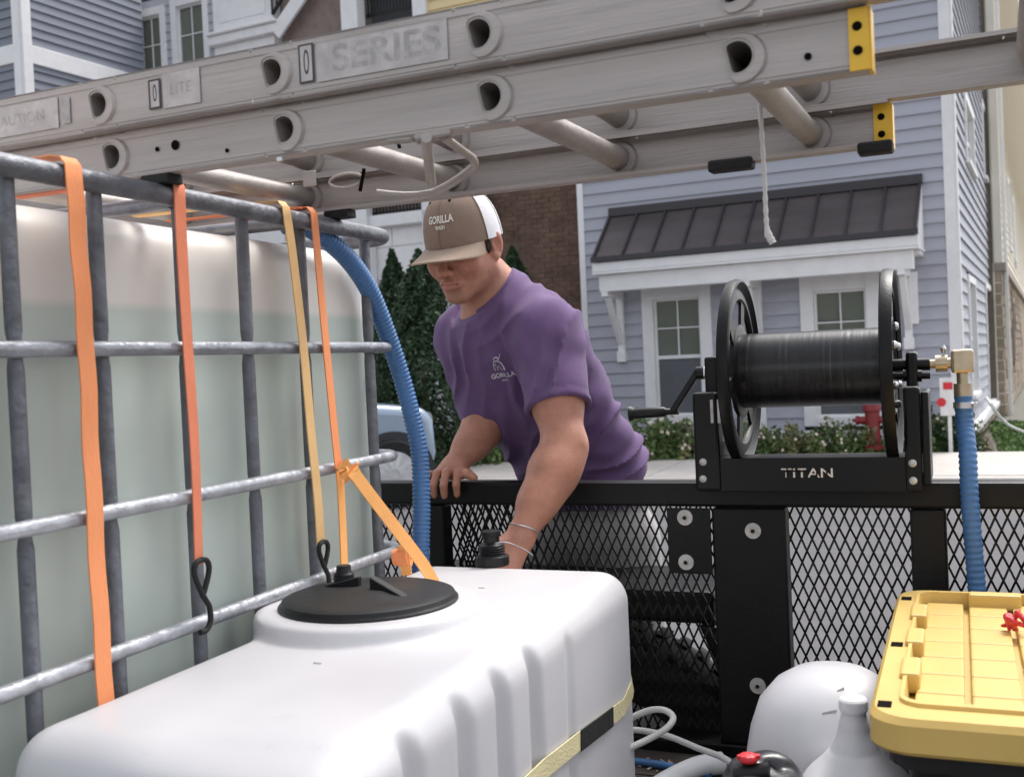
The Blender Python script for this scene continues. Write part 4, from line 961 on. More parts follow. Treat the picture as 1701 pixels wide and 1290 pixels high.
# knot: crumpled folded webbing
for i, (a, b, c_) in enumerate((((-.012,.012),(.016,-.004),.015), ((-.014,-.004),(.013,.012),.013), ((-.004,.02),(.001,-.02),.016), ((-.015,-.012),(-.004,.003),.012), ((.012,-.002),(.028,.006),.012))):
    p = kp+Vector((.006+.0025*i, a[0], a[1])); q = kp+Vector((.010+.002*i, b[0], b[1])); mid = (p+q)/2+Vector((.008,0,.003*(i-2)))
    ribbon(smoothpath([p, mid, q], 5), c_, (.3, .4*(-1)**i, 1), .003, 'knot_fold', M_['strap_light_orange'], k4)
dt = thing('loose_strap', 'pale yellow-orange strap slanting from the knot down behind the tank top', 'strap', W(705, 938, 1.98), 'orange tie-down straps on the caged tank')
ribbon(smoothpath([kp+Vector((.018,.012,.0)), W(590,788,1.93), W(620,828,1.95), W(660,880,1.97), W(705,940,1.99), W(730,985,2.0)], 7), .025, (.2,.75,.6), .0022, 'webbing', M_['strap_light_orange'], dt)
rk = thing('ratchet_buckle', 'orange wrapped strap bundle on the end of the lower cage bar', 'buckle', W(665, 935, 2.06))
for i in range(4):
    c = W(660+i*5, 925, 2.06); mb = MB(); mb.lathe([(.010,-.006),(.016+.001*i,-.006),(.016+.001*i,.006),(.010,.006)], c, (.6,.1,.1), 20, close=True); mb.build('strap_coil', M_['strap_orange'], rk, smooth=30)
ribbon([W(668,905,2.05), W(672,925,2.05), W(676,955,2.05)], .02, (1,.2,0), .003, 'strap_end', M_['strap_light_orange'], rk)
# thin rear strap crossing the top of the tote
o = ribbon([Vector((IX-.0, 1.62, CT+.288)), Vector((IX-.35, 1.66, CT+.262)), Vector((IX-.7, 1.7, CT+.262))], .022, (0,1,0), .0022, 'cross_strap', M_['strap_red_orange']); tag(o, 'orange strap lying across the top of the caged tank under the ladders', 'strap')

# ================================================================== EXTENSION LADDERS
LA0 = CT+.288
def Dshape(r, n=28, flat=-.52, rot=.22):
    out = []
    for k in range(n):
        t_ = 2*math.pi*k/n; x, z = math.cos(t_), math.sin(t_)
        if x < flat: s_ = flat/x; x, z = x*s_, z*s_
        out.append((r*(x*math.cos(rot)-z*math.sin(rot)), r*(x*math.sin(rot)+z*math.cos(rot))))
    return out
def rail(name, x0, x1, y, z0, z1, inward, holes, parent, hr=.0205):
    """channel rail: web in the plane y with true rung holes, flanges turned inward"""
    mb = MB(); fl = .028*inward; th = .0028*inward; lip = .006
    mb.box((x0, min(y, y+fl), z0), (x1, max(y, y+fl), z0+.003)); mb.box((x0, min(y, y+fl), z1-.003), (x1, max(y, y+fl), z1))
    for zz_ in ((z0, z0+lip), (z1-lip, z1)): mb.box((x0, min(y+fl-th, y+fl), zz_[0]+.0031 if zz_[0] == z0 else zz_[0]), (x1, max(y+fl-th, y+fl), zz_[1] if zz_[0] == z0 else zz_[1]-.0031))
    # a shallow rolled bead along the web edges
    for zz_ in (z0+.009, z1-.009): mb.box((x0, y-.0012*inward if inward > 0 else y, zz_-.0025), (x1, y if inward > 0 else y+.0012, zz_+.0025))
    zc_ = (z0+z1)/2; hw = .034; cur = x0; D = Dshape(hr)
    for hx in sorted(holes):
        if hx-hw > cur: mb.add([(cur,y,z0),(hx-hw,y,z0),(hx-hw,y,z1),(cur,y,z1)], [(0,1,2,3)])
        n = len(D); out = []
        for dx, dz in D:
            s_ = min(hw/abs(dx) if abs(dx) > 1e-6 else 9e9, ((z1-z0)/2)/abs(dz) if abs(dz) > 1e-6 else 9e9); out.append((hx+dx*s_, y, zc_+dz*s_))
        inn = [(hx+dx, y, zc_+dz) for dx, dz in D]; k = len(mb.v); mb.v += [Vector(p) for p in out+inn]
        for i in range(n): mb.f.append((k+i, k+(i+1) % n, k+n+(i+1) % n, k+n+i))
        for cxn in ((-hw, -1), (-hw, 1), (hw, -1), (hw, 1)):       # corner fillers
            pass
        cur = hx+hw
    mb.add([(cur,y,z0),(x1,y,z0),(x1,y,z1),(cur,y,z1)], [(0,1,2,3)])
    mb.add([(x0,y+.0004*inward,z0+.0005),(x0,y+.0004*inward,z0+.0006),(x0+.001,y+.0004*inward,z0+.0006)], [(0,1,2)])
    return mb.build(name, M_['aluminium'], parent)
def rungs(xs, y0, y1, zc_, parent, r=.0175):
    for hx in xs:
        D = Dshape(.0202); mb = MB(); n = len(D); k = 0
        ys = [y0-.0035, y0+.05, y1-.05, y1+.0035]
        # open tube: outer wall, inner wall and rim at each end
        for f_, yy in ((1.0, ys[0]), (1.0, ys[3])): pass
        ring = lambda f_, yy: [(hx+dx*f_, yy, zc_+dz*f_) for dx, dz in D]
        rs = [ring(.86, y0+.19), ring(.86, ys[0]), ring(1.0, ys[0]), ring(1.0, y0+.02)]
        circ = lambda rr, yy: [(hx+rr*math.cos(2*math.pi*i/n), yy, zc_+rr*math.sin(2*math.pi*i/n)) for i in range(n)]
        rs += [circ(r, y0+.05), circ(r, y1-.05), ring(1.0, y1-.02), ring(1.0, ys[3]), ring(.86, ys[3]), ring(.86, y1-.14)]
        for q in rs: mb.v += [Vector(p) for p in q]
        for a_ in range(len(rs)-1):
            for i in range(n): mb.f.append((a_*n+i, a_*n+(i+1) % n, (a_+1)*n+(i+1) % n, (a_+1)*n+i))
        mb.f.append(tuple(range(n))); mb.f.append(tuple((len(rs)-1)*n+i for i in range(n))[::-1])
        rg = mb.build('rung', M_['aluminium_rung'], parent, smooth=50)
        # swaged collars, outside and inside each rail
        for yy, s_ in ((y0, -1), (y1, 1)):
            mb = MB(); Do = Dshape(.0285, n, -.55); Di = Dshape(.0205, n)
            for sgn, pr_ in ((s_, .0045), (-s_, .007)):
                k = len(mb.v); off = yy+sgn*pr_
                mb.v += [Vector((hx+a_[0]+.005, yy+sgn*.0002, zc_+a_[1]-.002)) for a_ in Do]+[Vector((hx+a_[0]*.93+.004, off, zc_+a_[1]*.93-.002)) for a_ in Do]+[Vector((hx+a_[0], off, zc_+a_[1])) for a_ in Di]
                for i in range(n):
                    j = (i+1) % n; mb.f.append((k+i, k+j, k+n+j, k+n+i)); mb.f.append((k+n+i, k+n+j, k+2*n+j, k+2*n+i))
            mb.build('rung_collar', M_['aluminium'], rg, smooth=50)
zA0, zA1 = CT+.362, CT+.436; zB0, zB1 = CT+.294, CT+.361
YA0, YA1 = 1.192, 1.712; YB0, YB1 = 1.212, 1.70
LP = Vector((-.08, 1.2, 0)); LAN = R(-2.0)      # both ladders lie turned a little against the trailer
def onL(px, py, Yl):      # photo pixel -> point in the ladder's own frame on its plane y = Yl
    n_ = Vector((-math.sin(LAN), math.cos(LAN), 0)); o_ = LP+n_*(Yl-LP.y); r_ = ray(px, py); p = CAM+r_*((o_-CAM).dot(n_)/r_.dot(n_))
    q = Matrix.Rotation(-LAN, 3, 'Z') @ (p-LP); return Vector((q.x+LP.x, q.y+LP.y, p.z))
hx0 = onL(795, 62, YA0).x; hA = [hx0+.305*k for k in range(-9, 4)]
hb0 = onL(812, 150, YB0).x; hB = [hb0+.305*k for k in range(-9, 3)]
xBe = onL(1440, 70, YB0).x
hB = [x for x in hB if x < xBe-.05]; xA_end = 1.05
la = thing('ladder', 'upper aluminium extension ladder section with SERIES label lying over the caged tank', 'ladder', (LP.x, LP.y, zA0), 'extension ladder sections stacked on the caged tank')
rail('side_rail', -3.3, xA_end, YA0, zA0, zA1, 1, hA, la); rail('side_rail', -3.3, xA_end, YA1, zA0, zA1, -1, hA, la)
rungs([x for x in hA if x < xA_end-.05], YA0, YA1, (zA0+zA1)/2, la)
lb = thing('ladder', 'lower aluminium extension ladder section with yellow end caps', 'ladder', (LP.x, LP.y, zB0), 'extension ladder sections stacked on the caged tank')
rail('side_rail', -3.2, xBe, YB0, zB0, zB1, 1, hB, lb); rail('side_rail', -3.2, xBe-.022, YB1, zB0, zB1, -1, hB, lb)
rungs(hB, YB0, YB1, (zB0+zB1)/2, lb)
la.rotation_euler.z = LAN; lb.rotation_euler.z = LAN
for yy in (YB0+.014, YB1-.014):
    px_ = IX-.004; mb = MB(); mb.box((px_-.025, yy-.016, CT+.2795), (px_+.025, yy+.016, zB0-.0002)); mb.build('rail_pad', M_['rubber'], lb, bevel=.002)
# yellow end caps with two black rivets
for y, sgn in ((YB0, -1), (YB1, -1)):
    e = MB(); w_ = .018 if y == YB0 else .022; xk = xBe; xBe = xBe if y == YB0 else xBe-.022
    e.box((xBe-w_, y-.004, zB0-.001), (xBe+.003, y-.0012-.0012, zB1-.002)); e.box((xBe+.0005, y-.0024, zB0-.001), (xBe+.005, y+.026, zB1-.002))
    cp_ = e.build('end_cap', M_['yellow_plastic_cap'], lb, bevel=.0015)
    for zq in (.3, .68):
        c = Vector((xBe-w_*.5, y-.004, zB0+(zB1-zB0)*zq)); mb = MB(); mb.lathe([(0,.003),(.004,.0025),(.0055,-.0005),(0,-.001)], c, (0,-1,0), 14); mb.build('rivet', M_['hole_dark'], cp_, smooth=50)
    xBe = xk
# black rubber pads under the far rail
for px0, px1, py in ((1424, 1483, 232), (1176, 1250, 259)):
    a_, b_ = onL(px0, py, YB1-.03), onL(px1, py, YB1-.03); mb = MB(); mb.box((a_.x, YB1-.038, zB0-.012), (b_.x, YB1-.008, zB0+.006)); mb.build('rail_guide', M_['rubber'], lb, bevel=.004)
# small bolt holes on the near lower rail
for px, py, r_ in ((291, 241, .007), (261, 248, .0035), (377, 250, .003), (1342, 94, .004)):
    c = onL(px, py, YB0-.0012); mb = MB(); mb.lathe([(0,.0006),(r_,.0006),(r_,-.0),(0,-.0)], c, (0,-1,0), 18); mb.build('bolt_hole', M_['hole_dark'], lb)
# rung-lock and rope guide hardware at the far rail
hw_ = thing('rope_guide', 'bent wire rope guide and latch bracket hanging under the ladder rungs', 'ladder hardware', W(700, 280, 1.55))
AL = M_['aluminium']
def wire(pix, r, name='wire'): mb = MB(); mb.tube(smoothpath([W(*p) for p in pix], 5), r, 10); mb.build(name, AL, hw_, smooth=50)
wire([(737,228,1.36),(760,245,1.42),(786,265,1.5),(785,278,1.52),(760,298,1.53),(725,318,1.54),(700,324,1.54)], .0058)
wire([(708,228,1.34),(710,250,1.4),(714,285,1.5),(716,305,1.53)], .007, 'guide_post')
mb = MB(); mb.bar(W(690,232,1.36), W(750,222,1.36), .03, .008); mb.bar(W(650,236,1.38), W(690,232,1.36), .02, .004); mb.build('guide_plate', M_['aluminium_rung'], hw_, bevel=.002)
wire([(716,320,1.52),(670,322,1.51),(625,318,1.50)], .003, 'guide_wire')
mb = MB(); yq = YB1-.035; c = on(527, 300, 'y', yq+.02)+Vector((0,-.0,0)); mb.box((c.x-.014, yq-.006, c.z-.014), (c.x+.012, yq, c.z+.014)); mb.build('latch_block', AL, hw_, bevel=.002)
mb = MB(); mb.lathe([(0,.001),(.005,.001),(.005,-.001),(0,-.001)], c+Vector((-.001,-.006,0)), (0,-1,0), 16); mb.build('bolt', M_['hole_dark'], hw_)
mb = MB(); c2 = on(575, 300, 'y', yq); ptsq = [c2+Vector((.034*math.cos(t_*.3142),0,.012*math.sin(t_*.3142))) for t_ in range(20)]; mb.tube(ptsq, .0028, 8, closed=True); mb.build('latch_slot', AL, hw_, smooth=50)
for a_, b_ in ((on(605,280,'y',yq-.004), on(598,318,'y',yq-.004)), (on(660,232,'y',YB1-.1), on(664,246,'y',YB1-.1))): mb = MB(); mb.bar(a_, b_, .006, .004); mb.build('latch_pin', M_['hole_dark'], hw_)
mb = MB(); mb.tube([W(465,262,1.40), W(466,268,1.40)], .005, 8); mb.build('rivet', M_['steel'], hw_)
# rope
pts = smoothpath([W(1262,172,1.42), W(1266,230,1.42), W(1270,300,1.42), W(1272,350,1.42), W(1275,385,1.42), W(1284,404,1.42)], 8)
mb = MB(); mb.tube(pts, [.0030+.0006*math.sin(i*1.9)+(.0018 if i > len(pts)-10 else 0) for i in range(len(pts))], 8); tag(mb.build('rope', M_['hose_white'], smooth=60), 'short frayed pale rope end hanging from the ladder rung', 'rope')
# printed labels on the near upper rail (worn, pale)
def lab_rect(px0, px1, m, zf0, zf1, name='label', d=.0016):
    a_, b_ = onL(px0, 100, YA0-d), onL(px1, 100, YA0-d); mb = MB(); mb.box((a_.x, YA0-d-.0003, zA0+(zA1-zA0)*zf0), (b_.x, YA0-d, zA0+(zA1-zA0)*zf1)); return mb.build(name, M_[m], la)
def lab_text(s, pxc, size, zf, m='label_ink', bold=.0, sx=1.0, d=.0022):
    c = onL(pxc, 100, YA0-d); c.z = zA0+(zA1-zA0)*zf; me = text_mesh(s, size, bold)
    for v in me.vertices: v.co = Vector((v.co.x*sx, 0, v.co.y))+c-org(la)
    link('lettering', me, M_[m], la)
lab_rect(526, 745, 'label_pale', .18, .84); lab_text('SERIES', 640, .046, .52, bold=.0008, sx=1.25)
lab_rect(496, 521, 'label_black', .20, .88, 'label_frame', .0018); lab_rect(499, 518, 'label_pale', .235, .845, 'label_field', .0021)
lab_text('0', 508.5, .046, .54, 'label_black', sx=.42, d=.0026)
lab_rect(244, 264, 'label_black', .22, .78, 'label_frame', .0018); lab_rect(247, 261, 'label_pale', .26, .74, 'label_field', .0021); lab_text('0', 254, .034, .5, 'label_black', sx=.45, d=.0026)
lab_rect(268, 330, 'label_pale', .2, .84); lab_text('LITE', 297, .022, .52, sx=.95)
lab_rect(99, 112, 'label_ink', .25, .75, 'label_frame', .0018); lab_rect(-60, 92, 'label_pale', .2, .8); lab_text('CAUTION', 25, .022, .5, sx=1.1)

# ================================================================== YELLOW-LIDDED TOTE, DRUM, JUG, BAG, HOSES
LX0, LX1, LY0, LY1 = -.120, .46, 1.37, 2.12; LZ = CT-.448
st = thing('storage_tote', 'black storage tote with a ribbed yellow lid at the lower right', 'storage tote', ((LX0+LX1)/2, (LY0+LY1)/2, DECK))
mb = MB()
def rr(x0, x1, y0, y1, r, z, n=6):
    out = []
    for cx_, cy_, a0 in ((x1-r,y1-r,0),(x0+r,y1-r,90),(x0+r,y0+r,180),(x1-r,y0+r,270)):
        for k in range(n+1): t_ = R(a0+90*k/n); out.append(Vector((cx_+r*math.cos(t_), cy_+r*math.sin(t_), z)))
    return out
def loft(mb, rings, cap0=True, cap1=True):
    k = len(mb.v); n = len(rings[0])
    for r_ in rings: mb.v += r_
    for a_ in range(len(rings)-1):
        for i in range(n): mb.f.append((k+a_*n+i, k+a_*n+(i+1) % n, k+(a_+1)*n+(i+1) % n, k+(a_+1)*n+i))
    if cap0: mb.f.append(tuple(k+i for i in range(n))[::-1])
    if cap1: mb.f.append(tuple(k+(len(rings)-1)*n+i for i in range(n)))
loft(mb, [rr(LX0+.07, LX1-.07, LY0+.07, LY1-.07, .05, DECK+.004), rr(LX0+.04, LX1-.04, LY0+.04, LY1-.04, .05, LZ-.075), rr(LX0+.02, LX1-.02, LY0+.02, LY1-.02, .05, LZ-.07), rr(LX0+.02, LX1-.02, LY0+.02, LY1-.02, .05, LZ-.03)])
mb.build('bin', M_['black_plastic'], st, smooth=40)
mb = MB(); r0 = .05; IN = .075      # lid: skirt, flat rim, recessed field
loft(mb, [rr(LX0+.004, LX1-.004, LY0+.004, LY1-.004, r0, LZ-.045), rr(LX0, LX1, LY0, LY1, r0, LZ-.04), rr(LX0, LX1, LY0, LY1, r0, LZ-.008), rr(LX0+.006, LX1-.006, LY0+.006, LY1-.006, r0, LZ), rr(LX0+.034, LX1-.034, LY0+.05, LY1-.034, .03, LZ), rr(LX0+.035, LX1-.035, LY0+.051, LY1-.035, .03, LZ+.005), rr(LX0+.040, LX1-.040, LY0+.062, LY1-.040, .025, LZ+.005), rr(LX0+.042, LX1-.042, LY0+.064, LY1-.042, .025, LZ-.024)], cap0=False)
ld = mb.build('lid', M_['tote_yellow'], st, smooth=35)
fx0_, fx1_, fy0_, fy1_ = LX0+.046, LX1-.046, LY0+.068, LY1-.046
nx_, ny_ = 7, 7; gx_ = .0045
for i in range(nx_):
    for j in range(ny_):
        xa_, xb2 = fx0_+(fx1_-fx0_)*i/nx_+gx_, fx0_+(fx1_-fx0_)*(i+1)/nx_-gx_; ya_, yb2 = fy0_+(fy1_-fy0_)*j/ny_+gx_*.3, fy0_+(fy1_-fy0_)*(j+1)/ny_-gx_*.3
        mb = MB(); mb.box((xa_, ya_, LZ-.0215), (xb2, yb2, LZ-.013)); mb.build('lid_panel', M_['tote_yellow'], ld, bevel=.003)
for i in range(3):           # raised lugs inside the left and front rims
    y_ = LY0+.17+.17*i
    for sx_ in (0, 1):
        xq = LX0+.030 if sx_ == 0 else LX1-.056; mb = MB(); mb.box((xq, y_, LZ-.02), (xq+.026, y_+.085, LZ+.0085)); mb.build('lid_lug', M_['tote_yellow'], ld, bevel=.004)
for i in range(3):
    x_ = LX0+.12+.14*i; mb = MB(); mb.box((x_, LY1-.066, LZ-.02), (x_+.085, LY1-.036, LZ+.008)); mb.build('lid_lug', M_['tote_yellow'], ld, bevel=.004)
for px, py in ((1497, 993), (1484, 1069), (1465, 1168)):
    c = on(px, py, 'z', LZ+.0004); c.x = LX0+.018; mb = MB(); mb.box((c.x-.0085, c.y-.013, LZ-.002), (c.x+.0085, c.y+.013, LZ+.0008)); mb.build('lid_hole', M_['hole_dark'], ld, bevel=.0005)
rt = on(1681, 1045, 'z', LZ-.008); rt_ = thing('red_tie', 'crumpled small red tie lying on the yellow lid', 'tie', rt)
h = .002; v = Vol(axis((rt.x-.03, rt.x+.03, h)), axis((rt.y-.03, rt.y+.03, h)), axis((LZ-.014, LZ+.045, h)))
for _ in range(12):
    p = np.array(rt)+rng.normal(0, .007, 3)+np.array([0,0,.012]); q = p+rng.normal(0, .012, 3); v.cone(p, q, .005, .003, .003)
v.build('knot', M_['red_bright'], rt_)
# white drum with a rounded shoulder
dp = W(1385, 1200, 1.98); DX, DY = -.215, 1.845
bdr = thing('white_drum', 'round shouldered translucent white plastic carboy left of the yellow lid', 'carboy', (DX, DY, DECK))
ztp = on(1392, 1106, 'y', DY).z
mb = MB(); H_ = ztp-DECK
mb.lathe([(0,.004),(.12,.004),(.138,.012),(.144,.03),(.144,H_*.40),(.142,H_*.55),(.134,H_*.68),(.118,H_*.82),(.09,H_*.92),(.06,H_*.975),(.03,H_*.998),(0,H_)], (DX,DY,DECK), Z, 56); mb.build('shell', M_['jug_plastic'], bdr, smooth=60)
mb = MB()
for k in range(5): mb.lathe([(.1433,.02+k*.02),(.1455,.024+k*.02),(.1455,.027+k*.02),(.1433,.031+k*.02)], (DX,DY,DECK), Z, 48, close=True)
mb.build('ribs', M_['jug_plastic'], bdr, smooth=40)
for px, py, ln, rt2 in ((1365, 1185, .022, -.5), (1385, 1150, .016, -.2)):
    bv = ray(px, py); 
# jug in front with white cap
JY = 1.66; jc = on(1417, 1160, 'y', JY); JX, JZt = jc.x, jc.z
jg = thing('jug', 'white gallon jug with a round white cap in front of the carboy', 'jug', (JX, JY, DECK+.0))
h = .0040; v = Vol(axis((JX-.1, JX+.1, h)), axis((JY-.1, JY+.1, h)), axis((DECK-.005, JZt+.02, h)))
JB = DECK+.005; v.rbox((JX-.082, JY-.078, JB), (JX+.082, JY+.078, JZt-.11), .045)
v.cone((JX, JY, JZt-.15), (JX, JY, JZt-.045), .070, .022, .05); v.cone((JX, JY, JZt-.05), (JX, JY, JZt-.012), .019, .0175, .01)
v.build('body', M_['jug_plastic'], jg, relax=2)
mb = MB(); mb.lathe([(0,-.004),(.0195,-.004),(.0205,.0),(.0205,.013),(.018,.016),(0,.016)], (JX,JY,JZt-.014), Z, 32); cpp = mb.build('cap', M_['white_cap'], jg, smooth=35)
mb = MB()
for k in range(28): t_ = k*2*math.pi/28; vv = Vector((math.cos(t_), math.sin(t_), 0)); mb.bar(Vector((JX,JY,JZt-.008))+vv*.0205, Vector((JX,JY,JZt-.008))+vv*.0212, .002, .012)
mb.build('cap_rib', M_['white_cap'], cpp)
# dark worn marks on the carboy shoulder
for (px, py, w_, h_) in ((1378, 1183, .022, .006), (1396, 1146, .012, .006)):
    r_ = ray(px, py); # find the shoulder surface numerically
    t_ = 1.2
    for _ in range(400):
        p = CAM+r_*t_; hh = p.z-DECK; q = math.hypot(p.x-DX, p.y-DY); rad = np.interp(hh/H_, [0,.4,.55,.68,.82,.92,.975,.998,1.0], [.144,.144,.142,.134,.118,.09,.06,.03,0]) if hh < H_ else -1
        if q < rad: break
        t_ += .003
    nrm = Vector((p.x-DX, p.y-DY, .06)).normalized(); ex = nrm.cross(Z).normalized(); ey = nrm.cross(ex)
    mb = MB(); mb.prism([p+nrm*.002+ex*a_*w_/2+ey*b_*h_/2 for a_, b_ in ((-1,-1.6),(1,.4),(1,1.6),(-1,-.2))], nrm*.001); mb.build('scuff_mark', M_['label_ink'], bdr)
# black bag with red valve handle
bgp = on(1318, 1290, 'y', 1.56); bgp.z = DECK; bt = thing('black_bag', 'crumpled black plastic bag on the deck at the bottom edge', 'bag', bgp)
h = .005; v = Vol(axis((bgp.x-.16, bgp.x+.19, h)), axis((bgp.y-.13, bgp.y+.13, h)), axis((DECK-.004, DECK+.32, h)))
bh = on(1318, 1262, 'y', 1.56).z-DECK
for _ in range(26):
    zq = rng.uniform(.03, bh-.04); p = np.array([bgp.x+rng.uniform(-.07,.09), bgp.y+rng.uniform(-.04,.04), DECK+zq]); v.ell(p, (rng.uniform(.03,.05), rng.uniform(.03,.04), rng.uniform(.03,.045)), k=.02)
for _ in range(60):
    a_ = rng.uniform(0, 6.28); p = np.array([bgp.x+rng.uniform(-.10,.11), bgp.y+rng.uniform(-.07,.05), DECK+rng.uniform(.05,bh-.01)]); d_ = np.array([math.cos(a_), math.sin(a_), rng.uniform(-.3,.3)])*rng.uniform(.02,.06)
    v.cone(p-d_, p+d_, .004, .002, .014, 'u' if rng.random() < .5 else 's')
v.build('bag_body', M_['bag_black'], bt, relax=1)
vp = on(1243, 1264, 'y', 1.54); vt = thing('valve', 'small red handled valve at the left tip of the black bag', 'valve', vp)
mb = MB(); mb.tube([vp+Vector((-.02,0,-.02)), vp+Vector((.03,.0,-.01))], .012, 14); mb.build('valve_body', M_['black_plastic'], vt, smooth=40)
mb = MB(); mb.lathe([(0,-.004),(.013,-.004),(.015,0),(.013,.006),(.005,.008),(0,.008)], vp+Vector((0,0,.004)), Z, 8); mb.bar(vp+Vector((-.015,-.004,.006)), vp+Vector((.017,.003,.008)), .008, .007); mb.build('handle', M_['red_bright'], vt, bevel=.0015)
DG = DECK
o = MB(); o.tube(smoothpath([W(1000,1250,2.12), W(1030,1205,2.1), W(1070,1182,2.09), W(1100,1178,2.07), W(1118,1190,2.05), W(1108,1208,2.03), W(1075,1228,2.02), W(1035,1246,2.0), W(1000,1262,1.98)], 10), .0062, 12); tag(o.build('wash_hose', M_['hose_white'], smooth=60), 'thin grey hose loop on the deck beside the white tank', 'hose')
o = MB(); o.tube(smoothpath([W(1010,1212,2.13), W(1060,1212,2.13), W(1110,1222,2.12), W(1160,1242,2.1), W(1205,1260,2.05), W(1228,1285,2.0), W(1215,1320,1.95)], 10), .0062, 12); tag(o.build('wash_hose', M_['hose_white'], smooth=60), 'thin grey hose running right across the deck to the red valve', 'hose')
o = MB(); o.tube(smoothpath([on(1060,1330,'z',DG+.028), on(1110,1295,'z',DG+.028), on(1160,1272,'z',DG+.028), on(1200,1266,'z',DG+.028)], 8), [.02]*20+[.022]*5, 16); tag(o.build('white_pipe', M_['white_cap'], smooth=60), 'white plastic pipe lying on the deck at the bottom', 'pipe')
o = MB(); o.tube(smoothpath([on(1030,1262,'z',DG+.008), on(1100,1270,'z',DG+.01), on(1180,1290,'z',DG+.008)], 8), .008, 10); tag(o.build('blue_hose', M_['hose_blue'], smooth=60), 'thin blue hose on the planks under the grey hose', 'hose')
o = MB(); o.tube(smoothpath([on(1035,1218,'z',DG+.006), on(1060,1222,'z',DG+.006), on(1100,1234,'z',DG+.006)], 8), .005, 10); tag(o.build('red_cable', M_['red_paint'], smooth=60), 'dull red cable on the deck by the white tank', 'cable')
# ================================================================== PERSON leaning over the rail
def A3(v): return np.array(list(v), float)
feet = W(990, 1100, 2.86); feet.z = 0
man = thing('person', 'man in purple t-shirt and brown and white cap leaning over the trailer rail', 'person', feet)
pel = W(972, 865, 2.80); wai = W(952, 765, 2.72); bel = W(918, 690, 2.66); che = W(868, 600, 2.60); upc = W(850, 540, 2.575); nb = W(828, 492, 2.555)
shL = W(908, 560, 2.45); shR = W(781, 562, 2.68)
elL = W(938, 742, 2.335); wrL = W(864, 893, 2.235)
elR = W(812, 690, 2.64); wrR = W(757, 772, 2.545)
cr_, cu_, cf_ = RT.copy(), UP.copy(), -FW        # image right, up, toward the camera
def cv(x, y, z): return (cr_*x+cu_*y+cf_*z).normalized()
# head frame
hf = cv(-.43, -.34, .81); hu = cv(-.20, 1, .26); hu = (hu-hf*hu.dot(hf)).normalized(); hl = hu.cross(hf).normalized()   # hl = his left (image right)
HC = W(771, 411, 2.50)
def HP(l, f, u): return HC+hl*l+hf*f+hu*u
HM = [hl, hf, hu]
chf = cv(-.42, -.25, .86); chu = (upc-bel).normalized(); chl = (chu.cross(chf)*1).normalized(); chf = chl.cross(chu).normalized()*-1
if chf.dot(cf_) < 0: chf = -chf
if chl.dot(cr_) < 0: chl = -chl
CM = [chl, chf, chu]
pu = (wai-pel).normalized(); pl_ = cv(.85, 0, .35); pl_ = (pl_-pu*pl_.dot(pu)).normalized(); pf = pl_.cross(pu); pf = pf if pf.dot(cf_) > 0 else -pf
PM = [pl_, pf, pu]
allp = [feet, pel, wai, che, shL, shR, elL, wrL, elR, wrR, HC]
xs_ = [p.x for p in allp]; ys_ = [p.y for p in allp]
x0, x1, y0, y1 = min(xs_)-.2, max(xs_)+.28, min(ys_)-.2, max(ys_)+.25
hx, hy, hz = HC.x, HC.y, HC.z
fine, mid_, coarse = .0030, .005, .009
gx = axis((x0, hx-.14, fine), (hx-.14, hx+.14, fine), (hx+.14, x1, .0045)); gy = axis((y0, hy-.16, fine), (hy-.16, hy+.16, fine), (hy+.16, y1, .006)); gz = axis((0, RT_-.22, .014), (RT_-.22, 1.02, .0045), (1.02, hz-.16, fine), (hz-.16, hz+.16, fine))
b = Vol(gx, gy, gz)
# --- torso core and legs (hidden under the clothes, keeps the body one figure)
b.ell(che, (.150,.10,.17), CM, .05); b.ell(bel, (.145,.095,.15), CM, .06); b.ell(pel, (.155,.11,.13), PM, .06)
hipL, hipR = pel+pl_*.09-pu*.06, pel-pl_*.09-pu*.06
knL = Vector((hipL.x+.02, hipL.y+.02, .50)); knR = Vector((hipR.x-.03, hipR.y+.04, .50)); anL = Vector((knL.x+.01, knL.y+.06, .09)); anR = Vector((knR.x-.01, knR.y+.07, .09))
for h_, k_, a_ in ((hipL,knL,anL),(hipR,knR,anR)):
    b.cone(h_, k_, .085, .058, .03); b.cone(k_, k_.lerp(a_,.35)+Vector((0,.015,0)), .055, .058, .02); b.cone(k_.lerp(a_,.35)+Vector((0,.015,0)), a_, .056, .036, .02); b.cone(a_, a_+Vector((-.02,-.14,-.04)), .038, .03, .02)
# --- shoulders and arms
for s_, sh, el, wr, sg in ((0, shL, elL, wrL, 1), (1, shR, elR, wrR, -1)):
    b.cone(upc, sh, .075, .062, .05); b.ell(sh, (.066,.066,.066), None, .03)
    ax = (el-sh).normalized(); L = (el-sh).length
    out = (ax.cross(cf_)).normalized()
    b.cone(sh, sh+ax*L*.55, .060, .055, .03); b.cone(sh+ax*L*.5, el, .054, .043, .03)
    b.ell(sh+ax*L*.55+cf_*.004, (.046,.046,.09), [out, ax.cross(out), ax], .03)       # biceps
    fa = (wr-el).normalized(); fL = (wr-el).length; fo = fa.cross(cf_).normalized(); q_ = 1.0 if sg > 0 else .84
    b.cone(el, el+fa*fL*.28, .043*q_, .048*q_, .03); b.cone(el+fa*fL*.25, el+fa*fL*.62, .049*q_, .038*q_, .03); b.cone(el+fa*fL*.6, wr, .038*q_, .0275, .03, flat=(cf_, .86))
    b.ell(el+fa*fL*.25-fo*.016, (.035,.036,.085), [fo, fa.cross(fo), fa], .025)        # brachioradialis
    b.ell(el-ax*.01-fo*.03*0, (.040,.040,.042), None, .02)
